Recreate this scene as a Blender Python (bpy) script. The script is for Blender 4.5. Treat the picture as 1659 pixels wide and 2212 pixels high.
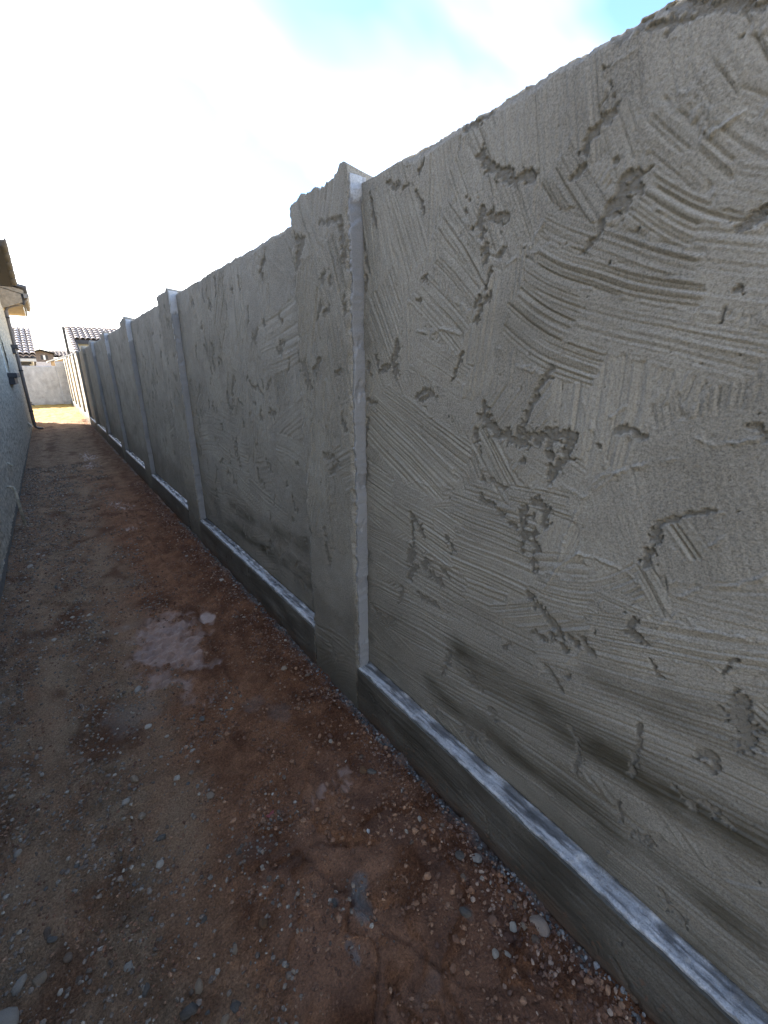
import bpy, bmesh, math, random
import numpy as np
from mathutils import Vector, Matrix

# ---------------------------------------------------------------- camera, sky, sun, exposure
scene = bpy.context.scene
for ob in list(bpy.data.objects):
    bpy.data.objects.remove(ob, do_unlink=True)
COL = scene.collection

CAM_H = 1.55
PITCH = math.radians(18.06)
YAW = math.radians(37.31)          # to the right of the wall's direction (+Y)
SUN_AZ = math.radians(36.0)        # left of +Y
SUN_EL = math.radians(28.0)

cam_data = bpy.data.cameras.new('camera')
cam = bpy.data.objects.new('camera', cam_data)
COL.objects.link(cam)
cam_data.sensor_fit = 'VERTICAL'
cam_data.sensor_height = 36.0
cam_data.sensor_width = 27.0
cam_data.lens = 36.0 * 920.0 / 2212.0
cam_data.clip_start = 0.05
cam_data.clip_end = 2000.0
Fv = Vector((math.sin(YAW) * math.cos(PITCH), math.cos(YAW) * math.cos(PITCH), -math.sin(PITCH)))
Rv = Vector((math.cos(YAW), -math.sin(YAW), 0.0))
Uv = Rv.cross(Fv)
M = Matrix((Rv, Uv, -Fv)).transposed().to_4x4()
M.translation = Vector((0, 0, CAM_H))
cam.matrix_world = M
scene.camera = cam

world = bpy.data.worlds.new('World')
scene.world = world
world.use_nodes = True
wn, wl = world.node_tree.nodes, world.node_tree.links
wn.clear()
w_out = wn.new('ShaderNodeOutputWorld')
w_bg = wn.new('ShaderNodeBackground')
w_sky = wn.new('ShaderNodeTexSky')
w_sky.sky_type = 'NISHITA'
w_sky.sun_disc = False
w_sky.sun_elevation = SUN_EL
w_sky.sun_rotation = -SUN_AZ
w_sky.altitude = 400
w_sky.air_density = 1.0
w_sky.dust_density = 1.0
w_sky.ozone_density = 4.2
w_bg.inputs['Strength'].default_value = 0.11
# thin high cloud drifting through the sky
w_tc = wn.new('ShaderNodeTexCoord')
w_map = wn.new('ShaderNodeMapping')
w_map.inputs['Rotation'].default_value = (0.0, 0.0, math.radians(25))
w_map.inputs['Scale'].default_value = (1.0, 1.6, 2.2)
w_map.inputs['Location'].default_value = (0.9, 0.35, 0.2)
w_no = wn.new('ShaderNodeTexNoise')
w_no.inputs['Scale'].default_value = 1.7
w_no.inputs['Detail'].default_value = 4.0
w_no.inputs['Roughness'].default_value = 0.45
w_no.inputs['Distortion'].default_value = 0.35
w_ramp = wn.new('ShaderNodeValToRGB')
w_ramp.color_ramp.elements[0].position = 0.50
w_ramp.color_ramp.elements[0].color = (0.0, 0.0, 0.0, 1)
w_ramp.color_ramp.elements[1].position = 0.95
w_ramp.color_ramp.elements[1].color = (0.65, 0.65, 0.65, 1)
# pale haze thickening towards the horizon, its upper limit broken up by the same drift
w_sep = wn.new('ShaderNodeSeparateXYZ')
w_haze = wn.new('ShaderNodeMapRange')
w_haze.interpolation_type = 'SMOOTHSTEP'
w_haze.inputs['From Min'].default_value = 0.33
w_haze.inputs['From Max'].default_value = 0.16
w_haze.inputs['To Min'].default_value = 0.0
w_haze.inputs['To Max'].default_value = 0.75
w_wob = wn.new('ShaderNodeMath'); w_wob.operation = 'MULTIPLY_ADD'
w_wob.inputs[1].default_value = -0.30
w_max = wn.new('ShaderNodeMath'); w_max.operation = 'MAXIMUM'
w_mix = wn.new('ShaderNodeMixRGB')
w_mix.inputs['Color2'].default_value = (6.6, 6.2, 5.5, 1)
wl.new(w_tc.outputs['Generated'], w_map.inputs['Vector'])
wl.new(w_map.outputs['Vector'], w_no.inputs['Vector'])
wl.new(w_no.outputs['Fac'], w_ramp.inputs['Fac'])
wl.new(w_tc.outputs['Generated'], w_sep.inputs['Vector'])
wl.new(w_no.outputs['Fac'], w_wob.inputs[0])
w_off = wn.new('ShaderNodeMath'); w_off.operation = 'ADD'; w_off.inputs[1].default_value = 0.15
wl.new(w_sep.outputs['Z'], w_off.inputs[0])
wl.new(w_off.outputs[0], w_wob.inputs[2])
wl.new(w_wob.outputs[0], w_haze.inputs['Value'])
wl.new(w_haze.outputs['Result'], w_max.inputs[0])
wl.new(w_ramp.outputs['Color'], w_max.inputs[1])
wl.new(w_max.outputs[0], w_mix.inputs['Fac'])
wl.new(w_sky.outputs['Color'], w_mix.inputs['Color1'])
wl.new(w_mix.outputs['Color'], w_bg.inputs['Color'])
wl.new(w_bg.outputs['Background'], w_out.inputs['Surface'])

sun_data = bpy.data.lights.new('sun', 'SUN')
sun_data.energy = 5.0
sun_data.angle = math.radians(0.53)
sun_data.color = (1.0, 0.93, 0.82)
sun = bpy.data.objects.new('sun', sun_data)
COL.objects.link(sun)
to_sun = Vector((-math.sin(SUN_AZ) * math.cos(SUN_EL), math.cos(SUN_AZ) * math.cos(SUN_EL), math.sin(SUN_EL)))
sun.rotation_euler = to_sun.to_track_quat('Z', 'Y').to_euler()
sun.location = (-10, 12, 14)

scene.render.engine = 'CYCLES'
scene.view_settings.view_transform = 'Standard'
scene.view_settings.look = 'None'
scene.view_settings.gamma = 1.0
scene.view_settings.use_curve_mapping = False
scene.view_settings.exposure = 2.62
scene.render.resolution_x = 768
scene.render.resolution_y = 1024

rnd = random.Random(7)

# ---------------------------------------------------------------- measurements of the place (metres)
WALL_X = 0.912          # front of pilasters and footing
PANEL_X = 0.972         # front of the recessed panels
PIL_W = 0.42
PIL_NEAR = [1.40, 4.05, 6.42, 8.82, 11.40, 13.95, 16.35, 18.75, 21.20, 23.70, 26.10]
LEDGE_Z = 0.242
PANEL_TOP = 2.155
FAR_Y = 28.7
# chipped-out spots, trowel strokes, lips and damp smears of the near bay: (radius, (y,z)...), (y0,z0,y1,z1,width,relief,curve) ...
CHIPS_NEAR=[(0.0104,(0.875,2.072),(0.854,2.038),(0.812,2.012),(0.77,1.991)),
(0.0114,(0.819,2.012),(0.776,1.99),(0.717,1.974)),
(0.0096,(0.544,2.029),(0.569,2.014),(0.593,2.004)),
(0.0072,(0.593,2.004),(0.595,1.981)),
(0.0043,(0.602,1.947),(0.62,1.939)),
(0.0059,(0.596,1.956),(0.607,1.943)),
(0.0208,(0.49,1.899),(0.498,1.882)),
(0.0176,(0.498,1.882),(0.508,1.866)),
(0.0076,(0.517,1.864),(0.537,1.846)),
(0.0054,(0.534,1.828),(0.567,1.796)),
(0.0091,(0.267,1.794),(0.283,1.789)),
(0.0063,(0.283,1.789),(0.299,1.783)),
(0.0115,(0.864,1.946),(0.87,1.911)),
(0.009,(0.833,1.933),(0.794,1.909)),
(0.0084,(0.852,1.897),(0.858,1.888)),
(0.006,(0.792,1.921),(0.777,1.91)),
(0.0099,(0.84,1.858),(0.841,1.832)),
(0.0074,(0.787,1.843),(0.793,1.832)),
(0.0055,(0.817,1.807),(0.829,1.765)),
(0.0103,(0.817,1.742),(0.843,1.717),(0.856,1.684)),
(0.008,(0.845,1.74),(0.86,1.73)),
(0.0135,(1.202,1.641),(1.221,1.582),(1.208,1.544)),
(0.0108,(1.234,1.575),(1.302,1.56)),
(0.0077,(1.324,1.607),(1.307,1.575)),
(0.0083,(1.374,1.584),(1.359,1.543)),
(0.0087,(1.097,1.474),(1.057,1.499),(1.009,1.478)),
(0.0073,(1.085,1.464),(1.041,1.476)),
(0.0062,(0.901,1.602),(0.917,1.571),(0.933,1.538)),
(0.0066,(0.613,1.562),(0.64,1.513),(0.666,1.455)),
(0.0081,(0.666,1.455),(0.673,1.413)),
(0.0182,(0.809,1.433),(0.772,1.4)),
(0.013,(0.806,1.458),(0.813,1.426)),
(0.0132,(0.772,1.397),(0.701,1.38),(0.657,1.373)),
(0.0149,(0.688,1.396),(0.625,1.395),(0.576,1.408)),
(0.0132,(0.576,1.408),(0.542,1.404)),
(0.0121,(0.542,1.399),(0.548,1.359),(0.575,1.314)),
(0.0092,(0.597,1.381),(0.587,1.335),(0.579,1.295)),
(0.006,(0.665,1.329),(0.682,1.32)),
(0.0054,(0.816,1.346),(0.811,1.333)),
(0.0067,(0.435,1.429),(0.421,1.441),(0.397,1.427),(0.376,1.428)),
(0.005,(0.476,1.394),(0.473,1.39)),
(0.0045,(0.214,1.463),(0.198,1.462)),
(0.0052,(0.195,1.449),(0.185,1.445)),
(0.0144,(0.61,1.227),(0.584,1.214)),
(0.0113,(0.578,1.209),(0.581,1.17)),
(0.0104,(0.643,1.199),(0.651,1.181)),
(0.0075,(0.633,1.182),(0.619,1.186)),
(0.0121,(0.644,1.152),(0.633,1.115)),
(0.0104,(0.614,1.141),(0.594,1.093)),
(0.0104,(0.603,1.056),(0.597,1.04)),
(0.0068,(0.687,1.147),(0.666,1.142)),
(0.0081,(0.645,1.097),(0.639,1.078)),
(0.007,(0.798,1.26),(0.786,1.248)),
(0.0065,(0.767,1.259),(0.716,1.242)),
(0.0084,(0.796,1.204),(0.777,1.187),(0.746,1.184)),
(0.007,(0.728,1.17),(0.711,1.165)),
(0.0105,(1.112,1.059),(1.068,1.03),(1.042,0.994)),
(0.0072,(1.107,1.037),(1.099,0.967)),
(0.019,(1.103,0.928),(1.115,0.868)),
(0.0152,(1.075,0.863),(1.113,0.81)),
(0.0148,(1.014,0.905),(1.037,0.878)),
(0.014,(1.0,0.864),(0.952,0.851)),
(0.0105,(1.153,0.743),(1.175,0.671)),
(0.0096,(0.923,1.031),(0.899,0.989)),
(0.0088,(0.944,0.904),(0.914,0.89)),
(0.0108,(1.058,0.755),(0.958,0.752)),
(0.01,(0.319,1.245),(0.319,1.214)),
(0.008,(0.319,1.214),(0.323,1.186)),
(0.0074,(0.325,1.18),(0.335,1.146)),
(0.0038,(0.316,1.254),(0.264,1.287),(0.232,1.299)),
(0.0112,(0.603,0.959),(0.573,0.933)),
(0.0135,(0.573,0.933),(0.545,0.917)),
(0.0108,(0.542,0.912),(0.512,0.898),(0.493,0.879)),
(0.0084,(0.577,0.849),(0.54,0.846)),
(0.0081,(0.513,0.854),(0.522,0.871)),
(0.0078,(0.471,0.891),(0.443,0.878)),
(0.0091,(0.436,0.896),(0.412,0.878)),
(0.0068,(0.485,0.854),(0.475,0.846)),
(0.0132,(0.329,0.981),(0.315,0.976)),
(0.0081,(0.33,1.017),(0.326,0.994)),
(0.0066,(0.303,0.976),(0.29,0.969)),
(0.0115,(1.365,0.572),(1.334,0.552)),
(0.0158,(1.324,0.546),(1.257,0.533),(1.21,0.568)),
(0.0098,(0.89,0.596),(0.898,0.531),(0.919,0.487)),
(0.0162,(0.787,0.562),(0.773,0.543)),
(0.0105,(0.746,0.542),(0.732,0.538)),
(0.007,(0.525,0.763),(0.498,0.746),(0.47,0.718)),
(0.0054,(0.464,0.771),(0.452,0.782)),
(0.0044,(0.278,0.935),(0.264,0.907),(0.251,0.909)),
(0.0048,(0.149,0.993),(0.153,0.983)),
(0.004,(0.147,1.009),(0.141,1.016)),
(0.02,(0.112,0.905),(0.101,0.879)),
(0.012,(0.124,0.942),(0.116,0.919)),
(0.0168,(0.095,0.867),(0.092,0.846)),
(0.0088,(0.16,0.755),(0.132,0.786)),
(0.0077,(0.128,0.784),(0.125,0.748)),
(0.0044,(0.142,0.752),(0.136,0.744)),
(0.0073,(0.434,0.621),(0.412,0.599)),
(0.0073,(0.409,0.602),(0.393,0.542)),
(0.0075,(0.399,0.519),(0.391,0.49)),
(0.0062,(0.269,0.752),(0.269,0.695)),
(0.0078,(0.271,0.687),(0.268,0.606)),
(0.0072,(0.177,0.645),(0.155,0.638)),
(0.0081,(0.15,0.636),(0.136,0.63)),
(0.0099,(0.123,0.657),(0.1,0.647)),
(0.0066,(0.1,0.647),(0.071,0.645)),
(0.0195,(0.791,0.318),(0.758,0.324)),
(0.0111,(0.71,0.373),(0.689,0.356)),
(0.0107,(0.959,0.302),(0.908,0.303)),
(0.0105,(0.696,0.492),(0.67,0.464)),
(0.0095,(0.154,0.343),(0.134,0.323)),
(0.0104,(0.133,0.317),(0.101,0.304)),
(0.007,(0.28,0.495),(0.265,0.445)),
(0.0117,(0.235,0.438),(0.2,0.454)),
(0.0052,(1.35,2.111),(1.335,2.068)),
(0.0078,(1.335,2.062),(1.32,2.012)),
(0.007,(1.381,1.928),(1.367,1.89)),
(0.0075,(1.382,1.871),(1.389,1.827)),
(0.0056,(1.393,1.987),(1.386,1.957)),
(0.0087,(1.204,2.096),(1.232,2.098)),
(0.0069,(1.096,2.119),(1.109,2.101)),
(0.0057,(1.107,2.034),(1.085,1.994)),
(0.0046,(1.124,2.06),(1.107,2.037)),
(0.006,(1.262,2.122),(1.239,2.108)),
(0.006,(1.16,2.084),(1.182,2.08)),
(0.0087,(1.078,1.825),(1.063,1.815)),
(0.0052,(1.101,1.766),(1.09,1.76)),
(0.0042,(0.918,1.99),(0.91,1.981)),
(0.0042,(0.92,1.959),(0.916,1.953)),
(0.0045,(0.277,1.686),(0.272,1.678)),
(0.003,(0.291,1.659),(0.292,1.633)),
(0.0032,(0.459,1.819),(0.461,1.812)),
(0.0032,(0.528,1.948),(0.524,1.943)),
(0.0038,(0.577,2.109),(0.571,2.104)),
(0.003,(0.557,2.082),(0.554,2.07)),
(0.003,(0.564,2.059),(0.569,2.053)),
(0.003,(0.549,2.058),(0.547,2.054)),
(0.0052,(0.467,2.112),(0.459,2.112)),
(0.009,(0.927,2.141),(0.854,2.147)),
(0.0086,(0.846,2.144),(0.834,2.153)),
(0.0049,(0.425,2.11),(0.5,2.134)),
(0.0098,(0.51,2.145),(0.551,2.148)),
(0.0084,(0.466,2.147),(0.359,2.093)),
(0.0072,(0.359,2.092),(0.323,2.078)),
(0.0053,(0.629,2.155),(0.614,2.156)),
(0.0093,(1.378,1.381),(1.396,1.28)),
(0.0117,(1.397,1.233),(1.392,1.148)),
(0.0087,(1.376,1.451),(1.361,1.443)),
(0.0068,(1.343,1.447),(1.325,1.441)),
(0.0094,(0.828,1.358),(0.839,1.391)),
(0.0062,(0.666,0.743),(0.649,0.77)),
(0.011,(1.389,0.821),(1.372,0.784)),
(0.0184,(1.41,0.657),(1.427,0.696))]
STROKES_NEAR=[(1.022,2.163,0.975,2.005,0.095,0.7,0.0),
(0.792,2.156,0.763,2.017,0.124,0.9,0.0),
(0.693,2.154,0.661,1.968,0.117,0.8,0.0),
(0.615,2.137,0.584,1.97,0.093,0.8,0.0),
(0.525,2.126,0.495,1.98,0.104,0.8,0.0),
(0.447,2.113,0.417,1.994,0.112,0.6,0.0),
(1.247,2.142,1.111,1.863,0.146,0.8,0.0),
(1.352,2.133,1.327,1.922,0.083,0.5,0.0),
(0.953,2.076,0.873,1.924,0.084,0.9,0.0),
(0.816,1.984,0.742,1.837,0.117,0.8,0.0),
(1.0,1.954,0.843,1.771,0.111,1.0,0.0),
(1.005,1.864,0.866,1.745,0.079,1.0,0.0),
(0.657,1.975,0.547,1.831,0.104,1.2,0.0),
(0.538,2.022,0.497,1.938,0.085,1.0,0.0),
(0.37,2.058,0.319,1.963,0.079,1.0,0.0),
(0.396,2.019,0.343,1.94,0.055,1.0,0.0),
(0.462,1.983,0.369,1.88,0.074,1.3,0.0),
(0.46,1.931,0.377,1.847,0.068,1.0,0.0),
(0.33,1.974,0.294,1.947,0.062,0.8,0.0),
(0.368,1.929,0.258,1.835,0.09,1.2,0.03),
(0.462,1.869,0.308,1.772,0.092,1.2,0.04),
(0.323,1.846,0.253,1.814,0.069,0.8,0.0),
(0.365,1.745,0.229,1.703,0.131,0.6,0.0),
(0.684,1.861,0.358,1.708,0.117,1.3,0.02),
(0.695,1.787,0.346,1.649,0.135,1.4,0.04),
(0.741,1.702,0.486,1.579,0.145,1.2,0.05),
(0.555,1.668,0.232,1.573,0.113,0.7,0.0),
(1.097,1.793,0.902,1.642,0.106,0.8,0.0),
(0.948,1.401,0.838,1.245,0.102,0.9,0.0),
(0.82,1.384,0.686,1.23,0.094,0.9,0.0),
(0.923,1.293,0.862,1.139,0.074,0.8,0.0),
(0.698,1.392,0.507,1.3,0.103,0.3,0.0),
(0.687,1.235,0.487,1.235,0.072,1.2,0.0),
(0.42,1.335,0.321,1.123,0.269,0.25,0.0),
(0.294,1.466,0.174,1.181,0.254,0.2,0.0),
(0.912,1.126,0.615,1.112,0.138,1.1,0.0),
(0.921,0.984,0.606,0.989,0.147,1.1,0.0),
(0.951,0.846,0.681,0.871,0.141,1.1,0.0),
(0.944,0.73,0.678,0.769,0.116,1.1,0.0),
(0.343,1.133,0.269,1.034,0.076,1.1,0.0),
(0.287,1.252,0.242,1.198,0.061,1.2,0.0),
(0.684,0.829,0.411,1.0,0.133,1.1,0.03),
(0.568,0.987,0.336,1.092,0.123,1.2,0.1),
(0.424,1.022,0.314,1.016,0.098,1.0,0.0),
(0.423,0.95,0.088,1.051,0.099,1.2,0.0),
(0.265,1.094,0.101,1.111,0.081,0.8,0.0),
(0.45,0.846,0.138,0.932,0.098,1.1,0.0),
(0.66,0.743,0.436,0.824,0.099,0.4,0.0),
(0.935,0.585,0.415,0.685,0.116,0.8,0.0),
(0.225,0.923,0.072,0.978,0.068,0.6,0.0),
(1.331,1.461,0.876,1.274,0.171,1.0,0.0),
(1.358,1.624,1.274,1.496,0.096,0.6,0.0),
(1.362,1.391,0.95,1.185,0.198,1.0,0.0),
(1.102,1.615,0.894,1.519,0.122,0.7,0.0),
(1.367,1.114,0.896,1.007,0.193,1.0,0.0),
(1.216,1.127,0.988,1.095,0.119,0.6,0.0),
(1.371,0.849,0.841,0.825,0.209,1.0,0.0),
(1.376,0.603,0.673,0.671,0.215,0.9,0.0),
(0.878,0.753,0.568,0.769,0.165,0.9,0.0),
(0.516,0.721,0.055,0.843,0.127,1.0,0.0),
(0.633,0.627,0.038,0.764,0.125,1.0,0.0),
(1.06,0.452,0.337,0.591,0.149,0.9,0.0),
(0.337,0.591,0.013,0.652,0.132,0.9,0.0),
(1.176,0.335,0.31,0.422,0.144,0.9,0.0),
(0.807,0.389,-0.031,0.448,0.131,0.9,0.0),
(0.431,0.311,-0.056,0.335,0.122,1.0,0.0),
(0.669,0.255,0.289,0.288,0.119,0.3,0.0),
(0.289,0.288,-0.066,0.288,0.094,0.9,0.0)]
LIPS_NEAR=[(1.6,(0.432,2.014),(0.415,2.005),(0.395,1.976),(0.378,1.946),(0.368,1.931),(0.343,1.94),(0.324,1.946)),
(1.2,(0.768,1.81),(0.712,1.821),(0.689,1.818),(0.69,1.802)),
(1.0,(1.104,1.678),(1.047,1.664),(0.993,1.674),(0.913,1.655)),
(0.9,(0.47,2.114),(0.447,2.097),(0.435,2.088)),
(1.0,(0.707,1.831),(0.674,1.878)),
(0.8,(0.566,2.104),(0.506,2.114)),
(1.3,(0.462,1.869),(0.446,1.849),(0.417,1.83)),
(1.3,(0.532,1.072),(0.525,1.14),(0.487,1.269),(0.42,1.339),(0.361,1.373),(0.32,1.386)),
(1.4,(0.567,0.975),(0.532,1.066),(0.481,1.126),(0.436,1.128),(0.402,1.123),(0.357,1.118),(0.327,1.091)),
(1.3,(0.256,1.107),(0.218,1.146),(0.171,1.166),(0.133,1.206)),
(1.0,(0.282,1.018),(0.25,1.077)),
(1.1,(0.582,1.274),(0.54,1.285),(0.492,1.268)),
(1.0,(0.526,1.492),(0.493,1.432),(0.465,1.399),(0.452,1.347)),
(1.2,(0.287,1.429),(0.26,1.421),(0.232,1.429),(0.2,1.438)),
(1.0,(0.453,1.457),(0.431,1.48),(0.383,1.492)),
(0.9,(0.307,1.26),(0.26,1.289),(0.22,1.299)),
(1.0,(0.241,1.211),(0.217,1.236),(0.208,1.255)),
(0.9,(0.425,0.926),(0.422,0.973),(0.406,1.03)),
(0.9,(0.681,0.724),(0.68,0.858),(0.67,0.903)),
(0.9,(0.467,0.811),(0.432,0.869)),
(1.0,(0.35,0.155),(0.284,0.258),(0.27,0.329)),
(1.0,(1.162,1.156),(1.087,1.189),(1.016,1.187),(0.94,1.202)),
(0.8,(1.093,1.67),(1.0,1.677),(0.905,1.658)),
(0.8,(0.338,1.376),(0.454,1.325),(0.5,1.259)),
(0.8,(0.771,1.615),(0.708,1.568),(0.625,1.546),(0.529,1.526))]
DAMP_NEAR=[(0.039,0.75,(0.825,0.62),(0.58,0.608),(0.391,0.613),(0.272,0.617),(0.153,0.624),(0.013,0.65)),
(0.038,0.6,(0.977,0.403),(0.643,0.385),(0.442,0.388),(0.271,0.41)),
(0.044,0.6,(0.305,0.39),(0.114,0.422),(-0.032,0.446)),
(0.02,0.4,(0.385,0.819),(0.265,0.819),(0.172,0.814),(0.05,0.821)),
(0.062,0.5,(0.588,0.224),(0.352,0.264),(0.164,0.252),(-0.069,0.274)),
(0.017,0.35,(0.235,0.867),(0.067,0.898)),
(0.029,0.55,(1.425,0.782),(1.413,0.534),(1.379,0.405)),
(0.029,0.35,(1.309,0.271),(0.894,0.276),(0.59,0.243))]
DAMP_SECOND=[(0.037,0.5,(3.231,0.562),(2.505,0.601),(1.98,0.619)),
(0.043,0.6,(3.405,0.379),(2.542,0.427),(1.967,0.455))]
CHIPS_PILASTER=[(0.0155,(1.778,2.064),(1.72,2.044)),
(0.0208,(1.741,2.033),(1.768,1.989)),
(0.0136,(1.79,1.976),(1.831,1.931)),
(0.007,(1.836,1.897),(1.834,1.826)),
(0.0081,(1.588,2.076),(1.506,2.06),(1.444,2.057)),
(0.0126,(1.445,2.044),(1.439,1.987)),
(0.0112,(1.434,1.972),(1.43,1.929)),
(0.0108,(1.568,1.907),(1.581,1.886)),
(0.0093,(1.519,1.884),(1.53,1.868)),
(0.0099,(1.605,1.817),(1.616,1.782)),
(0.0112,(1.58,1.774),(1.544,1.786)),
(0.0068,(1.624,1.77),(1.642,1.746)),
(0.0228,(1.779,1.581),(1.732,1.504)),
(0.0162,(1.676,1.561),(1.633,1.597)),
(0.0102,(1.474,1.56),(1.509,1.543)),
(0.0126,(1.475,1.377),(1.453,1.333)),
(0.012,(1.63,1.205),(1.543,1.208)),
(0.0147,(1.522,1.192),(1.575,1.138)),
(0.0147,(1.646,0.773),(1.622,0.686)),
(0.012,(1.66,0.862),(1.642,0.821)),
(0.0204,(1.823,0.839),(1.814,0.792)),
(0.0236,(1.645,0.208),(1.616,0.17)),
(0.0138,(1.878,1.355),(1.872,1.225)),
(0.0075,(1.437,1.813),(1.431,1.751))]

# ---------------------------------------------------------------- noise
def _tab(seed):
    r = np.random.RandomState(seed & 0x7fffffff)
    p = r.permutation(256)
    a = r.rand(256) * 2 * np.pi
    return np.concatenate([p, p]), np.cos(a), np.sin(a)
_TABS = {}
def perlin(x, y, seed=0):
    if seed not in _TABS:
        _TABS[seed] = _tab(seed)
    p, gx, gy = _TABS[seed]
    x = np.asarray(x, dtype=np.float64); y = np.asarray(y, dtype=np.float64)
    fx = np.floor(x); fy = np.floor(y)
    xi = fx.astype(np.int64) & 255; yi = fy.astype(np.int64) & 255
    x = x - fx; y = y - fy
    u = x * x * x * (x * (x * 6 - 15) + 10); v = y * y * y * (y * (y * 6 - 15) + 10)
    def g(ix, iy, dx, dy):
        h = p[p[ix & 255] + (iy & 255)]
        return gx[h] * dx + gy[h] * dy
    a = g(xi, yi, x, y); b = g(xi + 1, yi, x - 1, y)
    c = g(xi, yi + 1, x, y - 1); d = g(xi + 1, yi + 1, x - 1, y - 1)
    return ((a + u * (b - a)) * (1 - v) + (c + u * (d - c)) * v) * 1.5
def fbm(x, y, octaves=3, seed=0, gain=0.5):
    r = 0.0; a = 1.0; f = 1.0
    for k in range(octaves):
        r = r + a * perlin(x * f + 17.3 * k, y * f - 9.1 * k, seed + k)
        a *= gain; f *= 2.03
    return r
def sstep(a, b, x):
    t = np.clip((x - a) / (b - a), 0, 1)
    return t * t * (3 - 2 * t)
def seg_dist(U, V, a, b):
    ax, ay = a; bx, by = b
    dx, dy = bx - ax, by - ay
    L2 = dx * dx + dy * dy + 1e-12
    t = np.clip(((U - ax) * dx + (V - ay) * dy) / L2, 0, 1)
    return np.hypot(U - ax - t * dx, V - ay - t * dy)
def window(U, V, pts, pad):
    us = [p[0] for p in pts]; vs = [p[1] for p in pts]
    i = np.where((U[:, 0] > min(us) - pad) & (U[:, 0] < max(us) + pad))[0]
    j = np.where((V[0] > min(vs) - pad) & (V[0] < max(vs) + pad))[0]
    if len(i) == 0 or len(j) == 0:
        return None
    return slice(i[0], i[-1] + 1), slice(j[0], j[-1] + 1)

# ---------------------------------------------------------------- object helpers
def link(name, me, mat=None, parent=None):
    o = bpy.data.objects.new(name, me)
    COL.objects.link(o)
    if mat is not None and me is not None and not me.materials:
        me.materials.append(mat)
    if parent is not None:
        o.parent = parent
    return o
def empty(name, loc=(0, 0, 0)):
    o = bpy.data.objects.new(name, None)
    COL.objects.link(o)
    o.location = loc
    o.empty_display_size = 0.2
    return o
def tag(o, label, cat, group=None):
    o['label'] = label; o['category'] = cat
    if group: o['group'] = group
    return o
def raw_mesh(name, co, faces4=None, faces3=None, smooth=True):
    me = bpy.data.meshes.new(name)
    co = np.asarray(co, dtype=np.float32).reshape(-1, 3)
    n4 = 0 if faces4 is None else len(faces4)
    n3 = 0 if faces3 is None else len(faces3)
    me.vertices.add(len(co)); me.vertices.foreach_set('co', co.ravel())
    me.loops.add(n4 * 4 + n3 * 3); me.polygons.add(n4 + n3)
    idx = []; st = []; tot = []
    if n4:
        f = np.asarray(faces4, dtype=np.int32); idx.append(f.ravel()); st.append(np.arange(n4) * 4); tot.append(np.full(n4, 4))
    if n3:
        f = np.asarray(faces3, dtype=np.int32); idx.append(f.ravel()); st.append(np.arange(n3) * 3 + n4 * 4); tot.append(np.full(n3, 3))
    me.loops.foreach_set('vertex_index', np.concatenate(idx).astype(np.int32))
    me.polygons.foreach_set('loop_start', np.concatenate(st).astype(np.int32))
    me.polygons.foreach_set('loop_total', np.concatenate(tot).astype(np.int32))
    me.polygons.foreach_set('use_smooth', np.full(n4 + n3, smooth))
    me.update(calc_edges=True)
    me.validate()
    return me
def grid_faces(nu, nv, flip=False, off=0):
    i, j = np.meshgrid(np.arange(nu - 1), np.arange(nv - 1), indexing='ij')
    a = (i * nv + j).ravel() + off
    f = np.stack([a, a + nv, a + nv + 1, a + 1], 1)
    return f[:, ::-1] if flip else f
def set_attr(me, name, rgb):  # per-point masks
    at = me.color_attributes.new(name, 'FLOAT_COLOR', 'POINT')
    n = len(me.vertices)
    buf = np.zeros((n, 4), dtype=np.float32); buf[:, 3] = 1
    buf[:len(rgb), :3] = rgb
    at.data.foreach_set('color', buf.ravel())
def slab_from_front(name, P, back, mat, parent, attr=None, flip=False):
    """closed solid: P (nu,nv,3) is the modelled front, back is the offset to the rear face"""
    nu, nv, _ = P.shape
    co = P.reshape(-1, 3)
    ring = [(i, 0) for i in range(nu)] + [(nu - 1, j) for j in range(1, nv)] + [(i, nv - 1) for i in range(nu - 2, -1, -1)] + [(0, j) for j in range(nv - 2, 0, -1)]
    ridx = np.array([i * nv + j for i, j in ring])
    rb = co[ridx].copy()
    if callable(back):
        rb = back(rb)
    else:
        rb = rb + np.array(back)
    n0 = len(co); m = len(ridx)
    co2 = np.concatenate([co, rb])
    k = np.arange(m); k2 = (k + 1) % m
    side = np.stack([ridx[k], n0 + k, n0 + k2, ridx[k2]], 1)
    if flip: side = side[:, ::-1]
    f4 = np.concatenate([grid_faces(nu, nv, flip), side])
    c00, c10, c11, c01 = n0, n0 + nu - 1, n0 + nu - 1 + nv - 1, n0 + 2 * (nu - 1) + nv - 1
    rear = np.array([[c00, c01, c11, c10]])
    if flip: rear = rear[:, ::-1]
    f4 = np.concatenate([f4, rear])
    me = raw_mesh(name, co2, f4)
    # crisp border between the modelled front and its sides
    sm = np.ones(len(f4), dtype=bool); sm[(nu - 1) * (nv - 1):] = False
    me.polygons.foreach_set('use_smooth', sm)
    if attr is not None:
        a = attr.reshape(-1, 3)
        set_attr(me, 'tone', np.concatenate([a, a[ridx]]))
    return link(name, me, mat, parent)
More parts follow.
